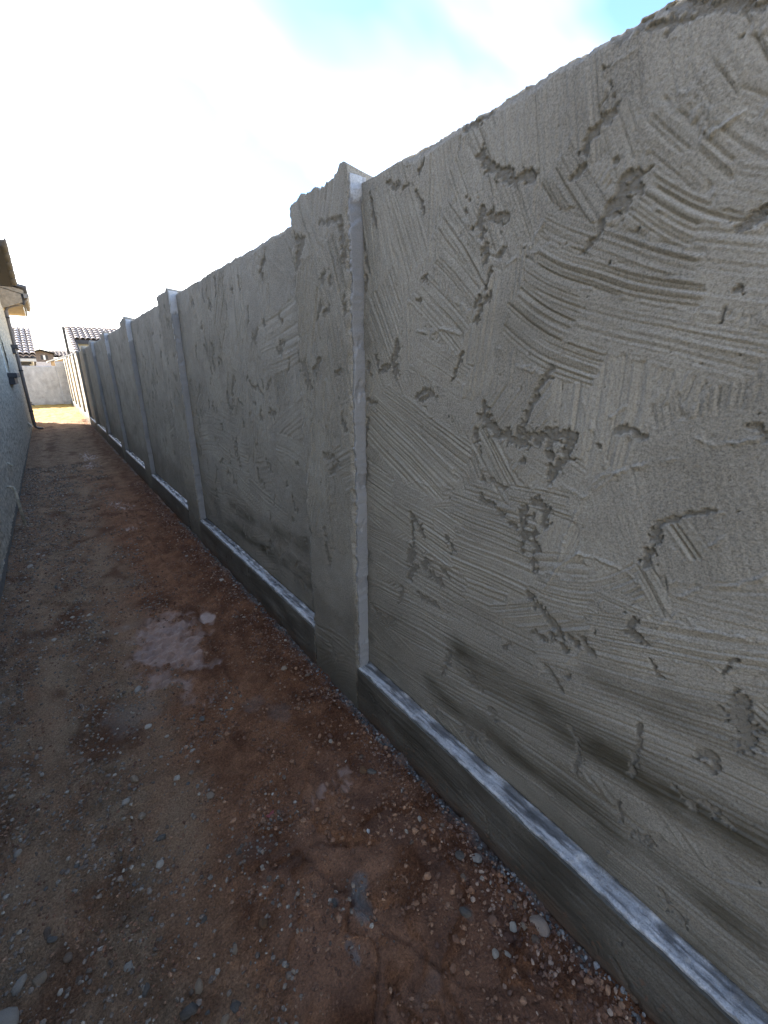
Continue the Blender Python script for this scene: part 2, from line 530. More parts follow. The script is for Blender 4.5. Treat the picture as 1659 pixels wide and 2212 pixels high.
class MB:
    def __init__(self): self.v = []; self.f = []
    def quad(self, *p):
        n = len(self.v); self.v += [tuple(q) for q in p]; self.f.append(tuple(range(n, n + len(p))))
    def box(self, x0, x1, y0, y1, z0, z1):
        n = len(self.v)
        self.v += [(x0, y0, z0), (x1, y0, z0), (x1, y1, z0), (x0, y1, z0), (x0, y0, z1), (x1, y0, z1), (x1, y1, z1), (x0, y1, z1)]
        self.f += [tuple(n + i for i in q) for q in ((0, 3, 2, 1), (4, 5, 6, 7), (0, 1, 5, 4), (1, 2, 6, 5), (2, 3, 7, 6), (3, 0, 4, 7))]
    def prism(self, pts, off):
        """closed solid from a planar outline pushed along off"""
        n = len(self.v); m = len(pts); off = Vector(off)
        self.v += [tuple(p) for p in pts] + [tuple(Vector(p) + off) for p in pts]
        self.f.append(tuple(range(n + m - 1, n - 1, -1))); self.f.append(tuple(range(n + m, n + 2 * m)))
        for i in range(m):
            j = (i + 1) % m
            self.f.append((n + i, n + j, n + m + j, n + m + i))
    def tube(self, pts, r, seg=10, flat=1.0):
        pts = [Vector(p) for p in pts]; n0 = len(self.v)
        up = Vector((0.13, 0.21, 1)).normalized()
        for i, p in enumerate(pts):
            d = (pts[min(i + 1, len(pts) - 1)] - pts[max(i - 1, 0)]).normalized()
            a = d.cross(up)
            if a.length < 0.05: a = d.cross(Vector((0, 1, 0)))
            a.normalize(); b = d.cross(a).normalized()
            for k in range(seg):
                t = 2 * math.pi * k / seg
                self.v.append(tuple(p + a * math.cos(t) * r + b * math.sin(t) * r * flat))
        for i in range(len(pts) - 1):
            for k in range(seg):
                k2 = (k + 1) % seg
                self.f.append((n0 + i * seg + k, n0 + i * seg + k2, n0 + (i + 1) * seg + k2, n0 + (i + 1) * seg + k))
        self.f.append(tuple(n0 + k for k in range(seg - 1, -1, -1)))
        self.f.append(tuple(n0 + (len(pts) - 1) * seg + k for k in range(seg)))
    def build(self, name, mat, parent=None, smooth=False, bevel=0.0):
        me = bpy.data.meshes.new(name)
        me.from_pydata(self.v, [], self.f)
        bm = bmesh.new(); bm.from_mesh(me)
        bmesh.ops.recalc_face_normals(bm, faces=bm.faces)
        if bevel > 0:
            bmesh.ops.bevel(bm, geom=[e for e in bm.edges if len(e.link_faces) == 2 and e.calc_face_angle(0) > 0.5], offset=bevel, segments=1, affect='EDGES', clamp_overlap=True)
        bm.to_mesh(me); bm.free()
        if smooth:
            for p in me.polygons: p.use_smooth = True
        return link(name, me, mat, parent)

# ---------------------------------------------------------------- materials
def new_mat(name):
    m = bpy.data.materials.new(name); m.use_nodes = True
    nt = m.node_tree
    b = nt.nodes['Principled BSDF']
    return m, nt, nt.nodes, nt.links, b
def n_noise(nt, vec, scale, detail=3, rough=0.55, dist=0.0):
    n = nt.nodes.new('ShaderNodeTexNoise')
    n.inputs['Scale'].default_value = scale; n.inputs['Detail'].default_value = detail
    n.inputs['Roughness'].default_value = rough; n.inputs['Distortion'].default_value = dist
    nt.links.new(vec, n.inputs['Vector'])
    return n.outputs['Fac']
def n_ramp(nt, fac, stops):
    r = nt.nodes.new('ShaderNodeValToRGB')
    e = r.color_ramp.elements
    while len(e) < len(stops): e.new(0.5)
    for q, (p, c) in zip(e, stops):
        q.position = p; q.color = (c, c, c, 1) if not isinstance(c, tuple) else c + (1,)
    nt.links.new(fac, r.inputs['Fac'])
    return r.outputs['Color']
def n_mix(nt, fac, a, b, mode='MIX'):
    m = nt.nodes.new('ShaderNodeMixRGB'); m.blend_type = mode
    for k, v in (('Fac', fac), ('Color1', a), ('Color2', b)):
        if isinstance(v, (int, float)): m.inputs[k].default_value = v
        elif isinstance(v, tuple): m.inputs[k].default_value = v + (1,)
        else: nt.links.new(v, m.inputs[k])
    return m.outputs['Color']
def n_math(nt, op, a, b=0.0):
    m = nt.nodes.new('ShaderNodeMath'); m.operation = op
    for k, v in ((0, a), (1, b)):
        if isinstance(v, (int, float)): m.inputs[k].default_value = v
        else: nt.links.new(v, m.inputs[k])
    return m.outputs[0]
def n_bump(nt, h, dist, strength=1.0, normal=None):
    b = nt.nodes.new('ShaderNodeBump')
    b.inputs['Distance'].default_value = dist; b.inputs['Strength'].default_value = strength
    nt.links.new(h, b.inputs['Height'])
    if normal is not None: nt.links.new(normal, b.inputs['Normal'])
    return b.outputs['Normal']
def objco(nt):
    t = nt.nodes.new('ShaderNodeTexCoord'); return t.outputs['Object']
def attr_rgb(nt, name):
    a = nt.nodes.new('ShaderNodeAttribute'); a.attribute_name = name
    s = nt.nodes.new('ShaderNodeSeparateColor'); nt.links.new(a.outputs['Color'], s.inputs['Color'])
    return s.outputs

def plaster_mat(name, light, dark, chipc, damp_shade_c, grain=0.0017, rough=0.86, grain_scale=330, spec=0.2):
    m, nt, N, L, b = new_mat(name)
    co = objco(nt)
    t = attr_rgb(nt, 'tone')
    big = n_noise(nt, co, 2.3, 4, 0.6)
    mid = n_noise(nt, co, 13, 4, 0.6)
    base = n_mix(nt, n_ramp(nt, big, [(0.3, 0.0), (0.7, 1.0)]), dark, light)
    base = n_mix(nt, n_math(nt, 'MULTIPLY', n_ramp(nt, mid, [(0.35, 0.0), (0.75, 1.0)]), 0.35), base, tuple(c * 0.72 for c in dark))
    speck = n_noise(nt, co, 230, 3, 0.7)
    base = n_mix(nt, 0.8, base, n_mix(nt, 1.0, base, n_ramp(nt, speck, [(0.28, 0.35), (0.52, 1.0), (0.8, 1.5)]), 'MULTIPLY'))
    base = n_mix(nt, n_math(nt, 'MULTIPLY', t[2], 0.5), base, tuple(c * 1.25 for c in light))
    base = n_mix(nt, t[1], base, damp_shade_c)
    base = n_mix(nt, t[0], base, chipc)
    L.new(base, b.inputs['Base Color'])
    r = n_math(nt, 'SUBTRACT', rough, n_math(nt, 'MULTIPLY', t[1], 0.18))
    L.new(r, b.inputs['Roughness'])
    g1 = n_noise(nt, co, grain_scale, 3, 0.6)
    g2 = n_noise(nt, co, grain_scale * 0.32, 3, 0.65)
    h = n_math(nt, 'ADD', n_math(nt, 'MULTIPLY', g1, 1.4), n_math(nt, 'MULTIPLY', g2, 0.45))
    gd = n_math(nt, 'ADD', 0.55, n_math(nt, 'MULTIPLY', t[0], 0.6))
    h = n_math(nt, 'MULTIPLY', h, gd)
    L.new(n_bump(nt, h, grain), b.inputs['Normal'])
    b.inputs['Specular IOR Level'].default_value = spec
    return m

M_PLASTER = plaster_mat('wet_grey_plaster', (0.395, 0.366, 0.308), (0.310, 0.287, 0.242), (0.235, 0.217, 0.182), (0.090, 0.080, 0.058))  # chip floors coloured darker, shade of the recess put into the colour
M_RETURN = plaster_mat('skylit_smooth_plaster', (0.54, 0.54, 0.535), (0.40, 0.40, 0.395), (0.15, 0.145, 0.14), (0.20, 0.198, 0.195), grain=0.0007, rough=0.5, spec=0.45)  # paler than the panels: sky light on this side put into the colour
M_FOOT = plaster_mat('damp_footing_plaster', (0.21, 0.195, 0.165), (0.14, 0.13, 0.11), (0.16, 0.095, 0.062), (0.075, 0.069, 0.056), grain=0.0012, rough=0.7)
M_LEDGE = plaster_mat('ledge_plaster', (0.60, 0.59, 0.575), (0.36, 0.35, 0.335), (0.09, 0.085, 0.078), (0.085, 0.08, 0.073), grain=0.0026, rough=0.34, spec=0.6)  # paler than the panels, sky highlights on the top put into the colour
M_DRYWALL = plaster_mat('dry_pale_plaster', (0.52, 0.51, 0.48), (0.42, 0.41, 0.385), (0.30, 0.29, 0.27), (0.25, 0.24, 0.22), grain=0.004, grain_scale=60)

def simple_mat(name, c, rough=0.7, var=0.15, scale=30, bump=0.0, bscale=150, spec=0.4, metal=0.0):
    m, nt, N, L, b = new_mat(name)
    co = objco(nt)
    f = n_ramp(nt, n_noise(nt, co, scale, 4, 0.6), [(0.3, 1 - var), (0.7, 1 + var)])
    L.new(n_mix(nt, 1.0, c, f, 'MULTIPLY'), b.inputs['Base Color'])
    b.inputs['Roughness'].default_value = rough
    b.inputs['Specular IOR Level'].default_value = spec
    b.inputs['Metallic'].default_value = metal
    if bump > 0:
        L.new(n_bump(nt, n_noise(nt, co, bscale, 3, 0.6), bump), b.inputs['Normal'])
    return m
M_HOUSE = simple_mat('greige_stucco', (0.50, 0.45, 0.345), 0.9, 0.45, 24, 0.008, 90)
M_FOUND = simple_mat('foundation_concrete', (0.20, 0.19, 0.165), 0.85, 0.2, 9, 0.003, 80)
M_TRIM = simple_mat('dark_brown_trim', (0.04, 0.041, 0.045), 0.6, 0.1, 10)
M_SOFFIT = simple_mat('tan_soffit_stucco', (0.34, 0.285, 0.21), 0.9, 0.25, 12, 0.006, 60)
M_GUTTER = simple_mat('painted_gutter_metal', (0.22, 0.205, 0.185), 0.45, 0.05, 10)
M_PIPE = simple_mat('painted_downpipe', (0.15, 0.135, 0.125), 0.5, 0.05, 10)
M_TILE = simple_mat('brown_roof_tile', (0.085, 0.084, 0.086), 0.75, 0.25, 7, 0.003, 80)
M_TILE_FAR = simple_mat('weathered_roof_tile', (0.56, 0.47, 0.40), 0.8, 0.3, 4, 0.003, 60)
M_DECK = simple_mat('roof_underlay', (0.07, 0.06, 0.055), 0.9)
M_WHITE = simple_mat('white_vinyl', (0.75, 0.77, 0.74), 0.45, 0.03)
M_CREAM = simple_mat('cream_stucco', (0.52, 0.46, 0.34), 0.9, 0.08, 5)
M_PALE = simple_mat('pale_grey_stucco', (0.48, 0.48, 0.45), 0.9, 0.06, 5)
M_TAN = simple_mat('tan_stucco', (0.36, 0.25, 0.14), 0.9, 0.08, 5)
M_DARK = simple_mat('dark_opening', (0.03, 0.03, 0.032), 0.4)
M_SHINGLE = simple_mat('brown_shingle', (0.16, 0.13, 0.11), 0.9, 0.4, 9)
mg, nt, N, L, b = new_mat('window_glass')
b.inputs['Base Color'].default_value = (0.10, 0.15, 0.12, 1); b.inputs['Roughness'].default_value = 0.04
b.inputs['Specular IOR Level'].default_value = 0.8
M_GLASS = mg

# soil: 'tone' r = grey gravelly, g = wet, b = cement slop
M_SOIL, nt, N, L, b = new_mat('moist_red_soil')
co = objco(nt); t = attr_rgb(nt, 'tone')
red = n_mix(nt, n_ramp(nt, n_noise(nt, co, 7, 5, 0.65), [(0.32, 0.0), (0.68, 1.0)]), (0.200, 0.086, 0.042), (0.45, 0.212, 0.106))
grey = n_mix(nt, n_ramp(nt, n_noise(nt, co, 9, 5, 0.65), [(0.32, 0.0), (0.68, 1.0)]), (0.215, 0.134, 0.076), (0.46, 0.31, 0.185))
bc = n_mix(nt, t[0], red, grey)
t2 = attr_rgb(nt, 'track')
bc = n_mix(nt, n_math(nt, 'MULTIPLY', t2[0], 0.55), bc, (0.47, 0.30, 0.175))
bc = n_mix(nt, n_math(nt, 'MULTIPLY', t2[1], 0.75), bc, (0.115, 0.044, 0.021))
grain = n_noise(nt, co, 150, 5, 0.75)
bc = n_mix(nt, 0.8, bc, n_mix(nt, 1.0, bc, n_ramp(nt, grain, [(0.3, 0.25), (0.55, 1.0), (0.75, 1.8)]), 'MULTIPLY'))
bc = n_mix(nt, n_math(nt, 'MULTIPLY', t[1], 0.6), bc, (0.44, 0.30, 0.225))
bc = n_mix(nt, n_math(nt, 'MULTIPLY', t[2], n_ramp(nt, n_noise(nt, co, 45, 4, 0.7), [(0.3, 0.35), (0.6, 0.95)])), bc, (0.25, 0.235, 0.21))
L.new(bc, b.inputs['Base Color'])
gl = n_noise(nt, co, 55, 3, 0.6)
wet = n_math(nt, 'MULTIPLY', t[1], n_ramp(nt, gl, [(0.3, 0.55), (0.6, 1.0)]))
L.new(n_math(nt, 'SUBTRACT', 0.92, n_math(nt, 'MULTIPLY', wet, 0.62)), b.inputs['Roughness'])
L.new(n_math(nt, 'ADD', 0.12, n_math(nt, 'MULTIPLY', t[1], 0.4)), b.inputs['Specular IOR Level'])
h = n_math(nt, 'ADD', n_noise(nt, co, 150, 5, 0.75), n_math(nt, 'MULTIPLY', n_noise(nt, co, 55, 4, 0.65), 1.3))
h = n_math(nt, 'MULTIPLY', h, n_math(nt, 'SUBTRACT', 1.0, n_math(nt, 'MULTIPLY', t[1], 0.75)))
L.new(n_bump(nt, h, 0.011), b.inputs['Normal'])
M_YARD_END = simple_mat('golden_dry_soil', (0.36, 0.22, 0.05), 0.95, 0.55, 3, 0.02, 18)
M_YARD = simple_mat('dry_yellow_soil', (0.36, 0.235, 0.07), 0.95, 0.5, 3, 0.02, 18)  # kept bright so unseen ground behind the camera bounces sun onto the wall

def stone_mat(name, stops):
    m, nt, N, L, b = new_mat(name)
    oi = nt.nodes.new('ShaderNodeObjectInfo')
    geo = nt.nodes.new('ShaderNodeNewGeometry')
    v = n_math(nt, 'FRACT', n_math(nt, 'ADD', oi.outputs['Random'], geo.outputs['Random Per Island']))
    c = n_ramp(nt, v, stops)
    co = objco(nt)
    c = n_mix(nt, 1.0, c, n_ramp(nt, n_noise(nt, co, 90, 4, 0.65), [(0.3, 0.6), (0.7, 1.3)]), 'MULTIPLY')
    L.new(c, b.inputs['Base Color'])
    b.inputs['Roughness'].default_value = 0.85
    L.new(n_bump(nt, n_noise(nt, co, 160, 3, 0.6), 0.002), b.inputs['Normal'])
    return m
M_STONE = stone_mat('mixed_pebble', [(0.0, (0.13, 0.093, 0.066)), (0.35, (0.20, 0.148, 0.105)), (0.6, (0.29, 0.218, 0.157)), (0.85, (0.24, 0.205, 0.16)), (1.0, (0.48, 0.40, 0.30))])
M_STONE_RED = stone_mat('reddish_pebble', [(0.0, (0.10, 0.046, 0.028)), (0.5, (0.18, 0.090, 0.054)), (0.8, (0.28, 0.16, 0.10)), (1.0, (0.44, 0.32, 0.23))])
M_CRUMB = stone_mat('red_soil_crumb', [(0.0, (0.13, 0.060, 0.032)), (0.6, (0.23, 0.112, 0.058)), (1.0, (0.36, 0.20, 0.11))])
M_MORTAR = stone_mat('grey_mortar_crumb', [(0.0, (0.07, 0.064, 0.056)), (0.6, (0.14, 0.13, 0.115)), (1.0, (0.32, 0.30, 0.27))])
M_STONE_WHITE = simple_mat('white_stone', (0.72, 0.68, 0.60), 0.85, 0.12, 60, 0.002, 140)
M_STONE_PALE = simple_mat('pale_pinkish_rock', (0.46, 0.35, 0.265), 0.85, 0.35, 40, 0.004, 120)
M_STONE_ORANGE = simple_mat('rusty_rock', (0.20, 0.105, 0.05), 0.85, 0.3, 40, 0.003, 120)
M_STONE_GREY = simple_mat('blue_grey_rock', (0.15, 0.13, 0.105), 0.8, 0.25, 50, 0.003, 120)
M_STONE_TAN = simple_mat('tan_rock', (0.36, 0.265, 0.175), 0.85, 0.25, 50, 0.003, 120)
M_STONE_SILVER = simple_mat('pale_grey_rock', (0.42, 0.36, 0.285), 0.85, 0.25, 50, 0.003, 120)
M_SCRAP = simple_mat('faded_red_plastic', (0.28, 0.06, 0.05), 0.6, 0.1, 40)

# ---------------------------------------------------------------- plaster surfaces
def plaster_height(U, V, strokes, chips, lips, damps, seed, bg=60, vert_above=1.3, detail=True):
    """returns relief (metres, outwards) and tone (chip, damp, lift)"""
    u0, u1, v0, v1 = U[0, 0], U[-1, 0], V[0, 0], V[0, -1]
    rs = np.random.RandomState(seed)
    low = 0.0035 * fbm(U * 2.2, V * 2.2, 3, seed)
    H = low + 0.0010 * fbm(U * 14, V * 14, 3, seed + 5)
    tone = np.zeros(U.shape + (3,))
    lift = np.zeros(U.shape)
    WU = 0.006 * fbm(U * 3.5, V * 3.5, 2, seed + 9); WV = 0.006 * fbm(U * 3.5 + 40, V * 3.5, 2, seed + 10)
    FU = 0.0035 * fbm(U * 60, V * 60, 2, seed + 11); FV = 0.0035 * fbm(U * 60, V * 60 + 31, 2, seed + 12)
    allst = []
    for k in range(bg):
        cu = rs.uniform(u0, u1); cv = rs.uniform(v0, v1)
        ang = math.pi / 2 + rs.normal(0, 0.35) if cv > vert_above else rs.normal(0, 0.4)
        if rs.rand() < 0.15: ang += rs.normal(0, 0.8)
        Ls = rs.uniform(0.3, 0.7); w = rs.uniform(0.12, 0.3)
        du, dv = math.cos(ang) * Ls / 2, math.sin(ang) * Ls / 2
        allst.append((cu - du, cv - dv, cu + du, cv + dv, w, rs.uniform(0.5, 1.1), rs.normal(0, 0.03)))
    allst += list(strokes)
    for k, (a0, b0, a1, b1, w, amp, cur) in enumerate(allst):
        wd = window(U, V, [(a0, b0), (a1, b1)], w * 0.5 + 0.06)
        if wd is None: continue
        u = U[wd]; v = V[wd]
        Ls = math.hypot(a1 - a0, b1 - b0); eu, ev = (a1 - a0) / Ls, (b1 - b0) / Ls
        pu = u + WU[wd]; pv = v + WV[wd]
        s = (pu - a0) * eu + (pv - b0) * ev
        tt = -(pu - a0) * ev + (pv - b0) * eu - cur * 4 * s * (Ls - s) / Ls
        sk = seed * 31 + k
        cm = (0.55 - 1.9 * np.abs(perlin(tt * 110 + k * 7, s * 1.2 + k, 500 + sk % 40))) * 0.42 * (0.6 + 0.8 * np.clip(perlin(tt * 20 + k, s * 2.5, 530 + sk % 30) + 0.5, 0, 1)) + fbm(tt * 115 + k * 3, s * 1.6, 2, 560 + sk % 40) * 0.42
        cm = np.where(cm > 0, cm ** 1.2, -(-cm) ** 1.0)
        edge = fbm(s * 25, tt * 25, 2, 600 + sk % 30) * 0.012
        m = sstep(0, 0.008, w / 2 - np.abs(tt) + edge) * sstep(0, 0.02, s + edge * 2 + 0.02) * sstep(0, 0.012, Ls - s + edge * 1.5 + 0.01)
        lv = rs.uniform(-0.0006, 0.0009)
        Hs = low[wd] + lv + 0.0042 * amp * cm * (1 + 0.6 * abs(ev)) + 0.0004 * fbm(u * 40, v * 40, 2, seed + 77)
        H[wd] = H[wd] * (1 - m) + Hs * m
        lift[wd] = lift[wd] * (1 - m) + rs.uniform(0, 0.5) * m
        # plaster squeezed out at the end and one side of the pass
        mod = np.clip(fbm(s * 12, tt * 12 + 5, 2, 640 + sk % 30) + 0.15, 0, 1)
        e1 = np.exp(-((Ls - s + edge * 1.5 + 0.004) / 0.0035) ** 2) * sstep(0, 0.01, w / 2 - np.abs(tt))
        sg = 1 if rs.rand() < 0.5 else -1
        e2 = np.exp(-((w / 2 - sg * tt + edge) / 0.0035) ** 2) * sstep(0, 0.02, s) * sstep(0, 0.02, Ls - s)
        H[wd] += (0.0020 * e1 + 0.0016 * e2) * mod
    for h, *pts in lips:
        for a, b_ in zip(pts[:-1], pts[1:]):
            wd = window(U, V, [a, b_], 0.04)
            if wd is None: continue
            u = U[wd] + FU[wd] + 0.4 * WU[wd]; v = V[wd] + FV[wd] + 0.4 * WV[wd]
            d = seg_dist(u, v, a, b_)
            mod = np.clip(0.7 + fbm(u * 30, v * 30, 2, seed + 21), 0.1, 1.3)
            H[wd] = np.maximum(H[wd], H[wd] + 0.0024 * h * np.exp(-(d / 0.0034) ** 2) * mod)
    dmp = np.zeros(U.shape)
    for r, k, *pts in damps:
        for a, b_ in zip(pts[:-1], pts[1:]):
            wd = window(U, V, [a, b_], r * 4)
            if wd is None: continue
            d = seg_dist(U[wd] + 1.5 * WU[wd], V[wd] + 1.5 * WV[wd], a, b_)
            streak = 0.8 + 0.45 * fbm(U[wd] * 4, V[wd] * 14, 3, seed + 33)
            dmp[wd] = np.maximum(dmp[wd], k * 1.45 * np.exp(-(d / (r * 1.9)) ** 2) * np.clip(streak, 0.55, 1.15))
    C = np.zeros(U.shape)
    nz = fbm(U * 52, V * 52, 4, seed + 41, 0.56)
    isl = fbm(U * 75, V * 75, 2, seed + 43)
    # scattered small ones, plus the ones read off the wall
    allch = list(chips)
    for r, *pts in allch:
        for a, b_ in zip(pts[:-1], pts[1:]):
            wd = window(U, V, [a, b_], r * 2 + 0.02)
            if wd is None: continue
            d = seg_dist(U[wd] + FU[wd] * 1.2, V[wd] + FV[wd] * 1.2, a, b_)
            f = r * (1.05 + 1.05 * nz[wd]) - d - 0.6 * r * sstep(0.35, 0.6, isl[wd])
            C[wd] = np.maximum(C[wd], sstep(-0.0007, 0.0007, f))
    pit = fbm(U * 70, V * 70, 2, seed + 51)
    reg = fbm(U * 4, V * 4, 2, seed + 52)
    C = np.maximum(C, sstep(0.98, 1.05, pit + 0.30 * np.clip(reg, -1, 0.6)))
    floor_ = low - 0.0038 + 0.0013 * fbm(U * 100, V * 100, 3, seed + 61, 0.7)
    H = H * (1 - C) + floor_ * C + 0.0005 * fbm(U * 130, V * 190, 2, seed + 63, 0.8)
    # rim of torn plaster above a chip
    soak = 0.45 * sstep(0.80, 0.22, V + 0.15 * fbm(U * 2.2, V * 5, 3, seed + 35)) + 0.16 * np.clip(fbm(U * 2.6, V * 3.4, 4, seed + 36), 0, 1)
    tone[..., 0] = C; tone[..., 1] = np.clip(np.maximum(dmp, soak), 0, 1); tone[..., 2] = np.clip(lift, 0, 1)
    return H, tone

def axis(a, b, step):
    n = max(2, int(round((b - a) / step)) + 1)
    return np.linspace(a, b, n)
def random_chips(seed, u0, u1, v0, v1, n):
    rs = np.random.RandomState(seed); out = []
    for k in range(n):
        u = rs.uniform(u0, u1); v = rs.uniform(v0, v1); r = rs.uniform(0.004, 0.012)
        pts = [(u, v)]
        ang = rs.uniform(0, 2 * math.pi)
        for j in range(rs.randint(1, 5)):
            ang += rs.normal(0, 0.8); st = rs.uniform(0.012, 0.04)
            u += math.cos(ang) * st * 0.8; v += math.sin(ang) * st * 1.2
            pts.append((u, v))
            if rs.rand() < 0.4:
                out.append((r * rs.uniform(0.5, 1.0), (u, v), (u + rs.normal(0, 0.02), v + rs.normal(0, 0.02))))
        out.append((r,) + tuple(pts))
    return out

wall = empty('plastered_wall', (WALL_X, 1.4, 0))
wall_inv = Matrix.Translation((-WALL_X, -1.4, 0))
tag(wall, 'long grey freshly plastered boundary wall with pilasters and a stepped footing', 'wall')
def wl_parent(o):
    o.parent = wall; o.matrix_parent_inverse = wall_inv
    return o

def make_panel(y0, y1, step, seed, strokes=(), chips=(), lips=(), damps=(), bg=60, ragged=0.006, top=PANEL_TOP, mat=None):
    ys = axis(y0, y1, step); zs = axis(LEDGE_Z - 0.02, top, step)
    U, V = np.meshgrid(ys, zs, indexing='ij')
    H, tone = plaster_height(U, V, strokes, chips, lips, damps, seed, bg)
    # coved meeting with the ledge, ragged top edge with a crumbled band
    H = H - 0.010 * np.exp(-((V - LEDGE_Z) / 0.012) ** 2)
    jag = fbm(U[:, -1] * 8, U[:, -1] * 0 + seed * 0.37, 5, seed + 71, 0.6)
    crumb = sstep(0.018 + 0.02 * fbm(U * 6, V * 0, 3, seed + 72), -0.004, top - V) * sstep(-0.15, 0.25, fbm(U * 3.5, V * 3.5, 2, seed + 73))
    H = H - crumb * (0.008 + 0.003 * fbm(U * 80, V * 80, 2, seed + 74))
    tone[..., 0] = np.maximum(tone[..., 0], crumb)
    P = np.stack([PANEL_X - H, U, V], -1)
    tz = sstep(top - 0.05, top, V)
    P[..., 2] += tz * (ragged * jag)[:, None]
    lump = np.clip(fbm(ys * 3, ys * 0 + 0.3, 2, seed + 77), 0, 1)
    P[:, -1, 2] += ragged * 1.6 * lump * np.clip(fbm(ys * 70, ys * 0 + 0.7, 3, seed + 76), 0, 2)
    return wl_parent(slab_from_front('panel', P, lambda r: np.stack([np.full(len(r), PANEL_X + 0.15), r[:, 1], np.minimum(r[:, 2], top - 0.004)], 1), mat or M_PLASTER, None, tone, flip=True))

# near bay, then the bays behind it with coarser and coarser relief
def mirrored(y):  # pilaster far edges
    return y + PIL_W
make_panel(-0.32, PIL_NEAR[0], 0.0027, 11, STROKES_NEAR, CHIPS_NEAR, LIPS_NEAR, DAMP_NEAR, bg=80, ragged=0.003)
make_panel(-4.0, -0.32, 0.05, 12, bg=10)
steps = [0.006, 0.010, 0.016, 0.024, 0.03, 0.04, 0.05, 0.05, 0.06, 0.06, 0.06]
for k, y in enumerate(PIL_NEAR):
    y0 = y + PIL_W; y1 = PIL_NEAR[k + 1] if k + 1 < len(PIL_NEAR) else FAR_Y
    n = 120 if k == 0 else (110 if k < 4 else 40)
    ch = [(c[0] * 1.25,) + c[1:] for c in random_chips(100 + k, y0 + 0.05, y1 - 0.05, 0.35, 2.1, n)]
    if k > 0:
        ch = [(c[0] * (1.0 + 0.25 * min(k, 4)),) + c[1:] for c in ch]
    dm = DAMP_SECOND if k == 0 else ()
    make_panel(y0, y1, steps[k], 20 + k, (), ch, (), dm, bg=60 if k < 3 else 20, ragged=0.007)

def make_pilaster(y0, step, seed, chips=()):
    y1 = y0 + PIL_W; top = 2.178
    # unrolled outline: near return (facing -Y), front, far return
    dep = PANEL_X - WALL_X + 0.012
    base = -0.06
    # front
    ys = axis(y0, y1, step); zs = axis(base, top, step)
    U, V = np.meshgrid(ys, zs, indexing='ij')
    H, tone = plaster_height(U, V, (), chips, (), (), seed, bg=22, vert_above=0.9)
    damp = sstep(0.45, 0.05, V + 0.06 * fbm(U * 6, V * 6, 3, seed + 3)) * 0.75
    tone[..., 1] = np.maximum(tone[..., 1], damp)
    # ragged arrises
    nibble = np.clip(fbm(V * 16, V * 0 + 0.3, 5, seed + 4, 0.65) + 0.25, 0, 1.3)
    H = H - 0.003 * np.exp(-((U - y0) / 0.012) ** 2) - 0.013 * nibble * np.exp(-((U - y0) / 0.011) ** 2) - 0.010 * nibble * np.exp(-((U - y1) / 0.010) ** 2)
    P = np.stack([WALL_X - H, U, V], -1)
    jag = 0.012 * fbm(ys * 6, ys * 0 + 0.37, 5, seed + 6, 0.62) + 0.012 * np.clip(perlin(ys * 11, ys * 0 + 0.4, seed + 7), 0, 1) + 0.009 * np.clip(fbm(ys * 45, ys * 0 + 0.8, 3, seed + 17), 0, 1)
    hump = 0.020 * np.exp(-((ys - y0 - 0.03) / 0.035) ** 2)
    tz = sstep(top - 0.06, top, V)
    P[..., 2] += tz * (jag + hump)[:, None]
    side_w = 0.004 * fbm(V * 5, V * 0 + 9, 3, seed + 8) + 0.003 * fbm(V * 40, V * 0 + 2, 2, seed + 18)
    P[..., 1] += side_w * np.exp(-((U - y0) / 0.02) ** 2)
    f = wl_parent(slab_from_front('pilaster', P, lambda r: np.stack([np.full(len(r), WALL_X + 0.20), np.clip(r[:, 1], y0 + 0.004, y1 - 0.004), np.minimum(r[:, 2], top - 0.003)], 1), M_PLASTER, None, tone, flip=True))
    # smooth near return, built up in thin overlapping coats
    if step < 0.03:
        xs = axis(WALL_X + 0.004, PANEL_X + 0.01, min(step, 0.006)); zs2 = axis(LEDGE_Z - 0.004, top - 0.004, step)
        X, Z = np.meshgrid(xs, zs2, indexing='ij')
        coat = np.zeros(X.shape); tn = np.zeros(X.shape + (3,))
        rs = np.random.RandomState(seed + 90)
        z = LEDGE_Z
        k = 0
        while z < top:
            hgt = rs.uniform(0.10, 0.3)
            e = z + hgt + 0.03 * fbm(X * 40, Z * 6, 3, seed + k)
            m = sstep(0, 0.006, Z - z + 0.04 * fbm(X * 35, Z * 5, 3, seed + 100 + k)) * sstep(0, 0.006, e - Z)
            cx = rs.uniform(-0.01, 0.01)
            m2 = m * sstep(0.0, 0.004, 0.046 - np.abs(X - (WALL_X + 0.03 + cx)) + 0.006 * fbm(X * 30, Z * 12, 2, seed + 50 + k))
            coat = np.maximum(coat, m2 * rs.uniform(0.002, 0.007)); tn[..., 2] = np.maximum(tn[..., 2], m2 * rs.uniform(0.2, 1))
            tn[..., 1] = np.maximum(tn[..., 1] * (1 - m2), 0.7 * (1 - m2) * (k % 2))
            z += hgt * rs.uniform(0.7, 1.3); k += 1
        Hc = coat + 0.0012 * fbm(X * 20, Z * 14, 3, seed + 31) - 0.004 * np.exp(-((X - PANEL_X) / 0.006) ** 2)
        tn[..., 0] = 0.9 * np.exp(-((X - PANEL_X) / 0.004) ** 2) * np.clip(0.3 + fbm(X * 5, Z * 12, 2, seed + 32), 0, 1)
        Q = np.stack([X + 0.006 * fbm(Z * 18, Z * 0 + 0.6, 4, seed + 37, 0.65) * sstep(WALL_X + 0.03, WALL_X, X) + 0.004, y0 - 0.004 - Hc + 0.8 * np.interp(Z, zs, side_w[0]), Z], -1)
        pr = slab_from_front('pilaster_return', Q, (0, 0.012, 0), M_RETURN, None, tn, flip=False)
        wl_parent(pr)
    return f
pst = [0.005, 0.009, 0.014, 0.02, 0.028, 0.035, 0.05, 0.05, 0.06, 0.06, 0.06]
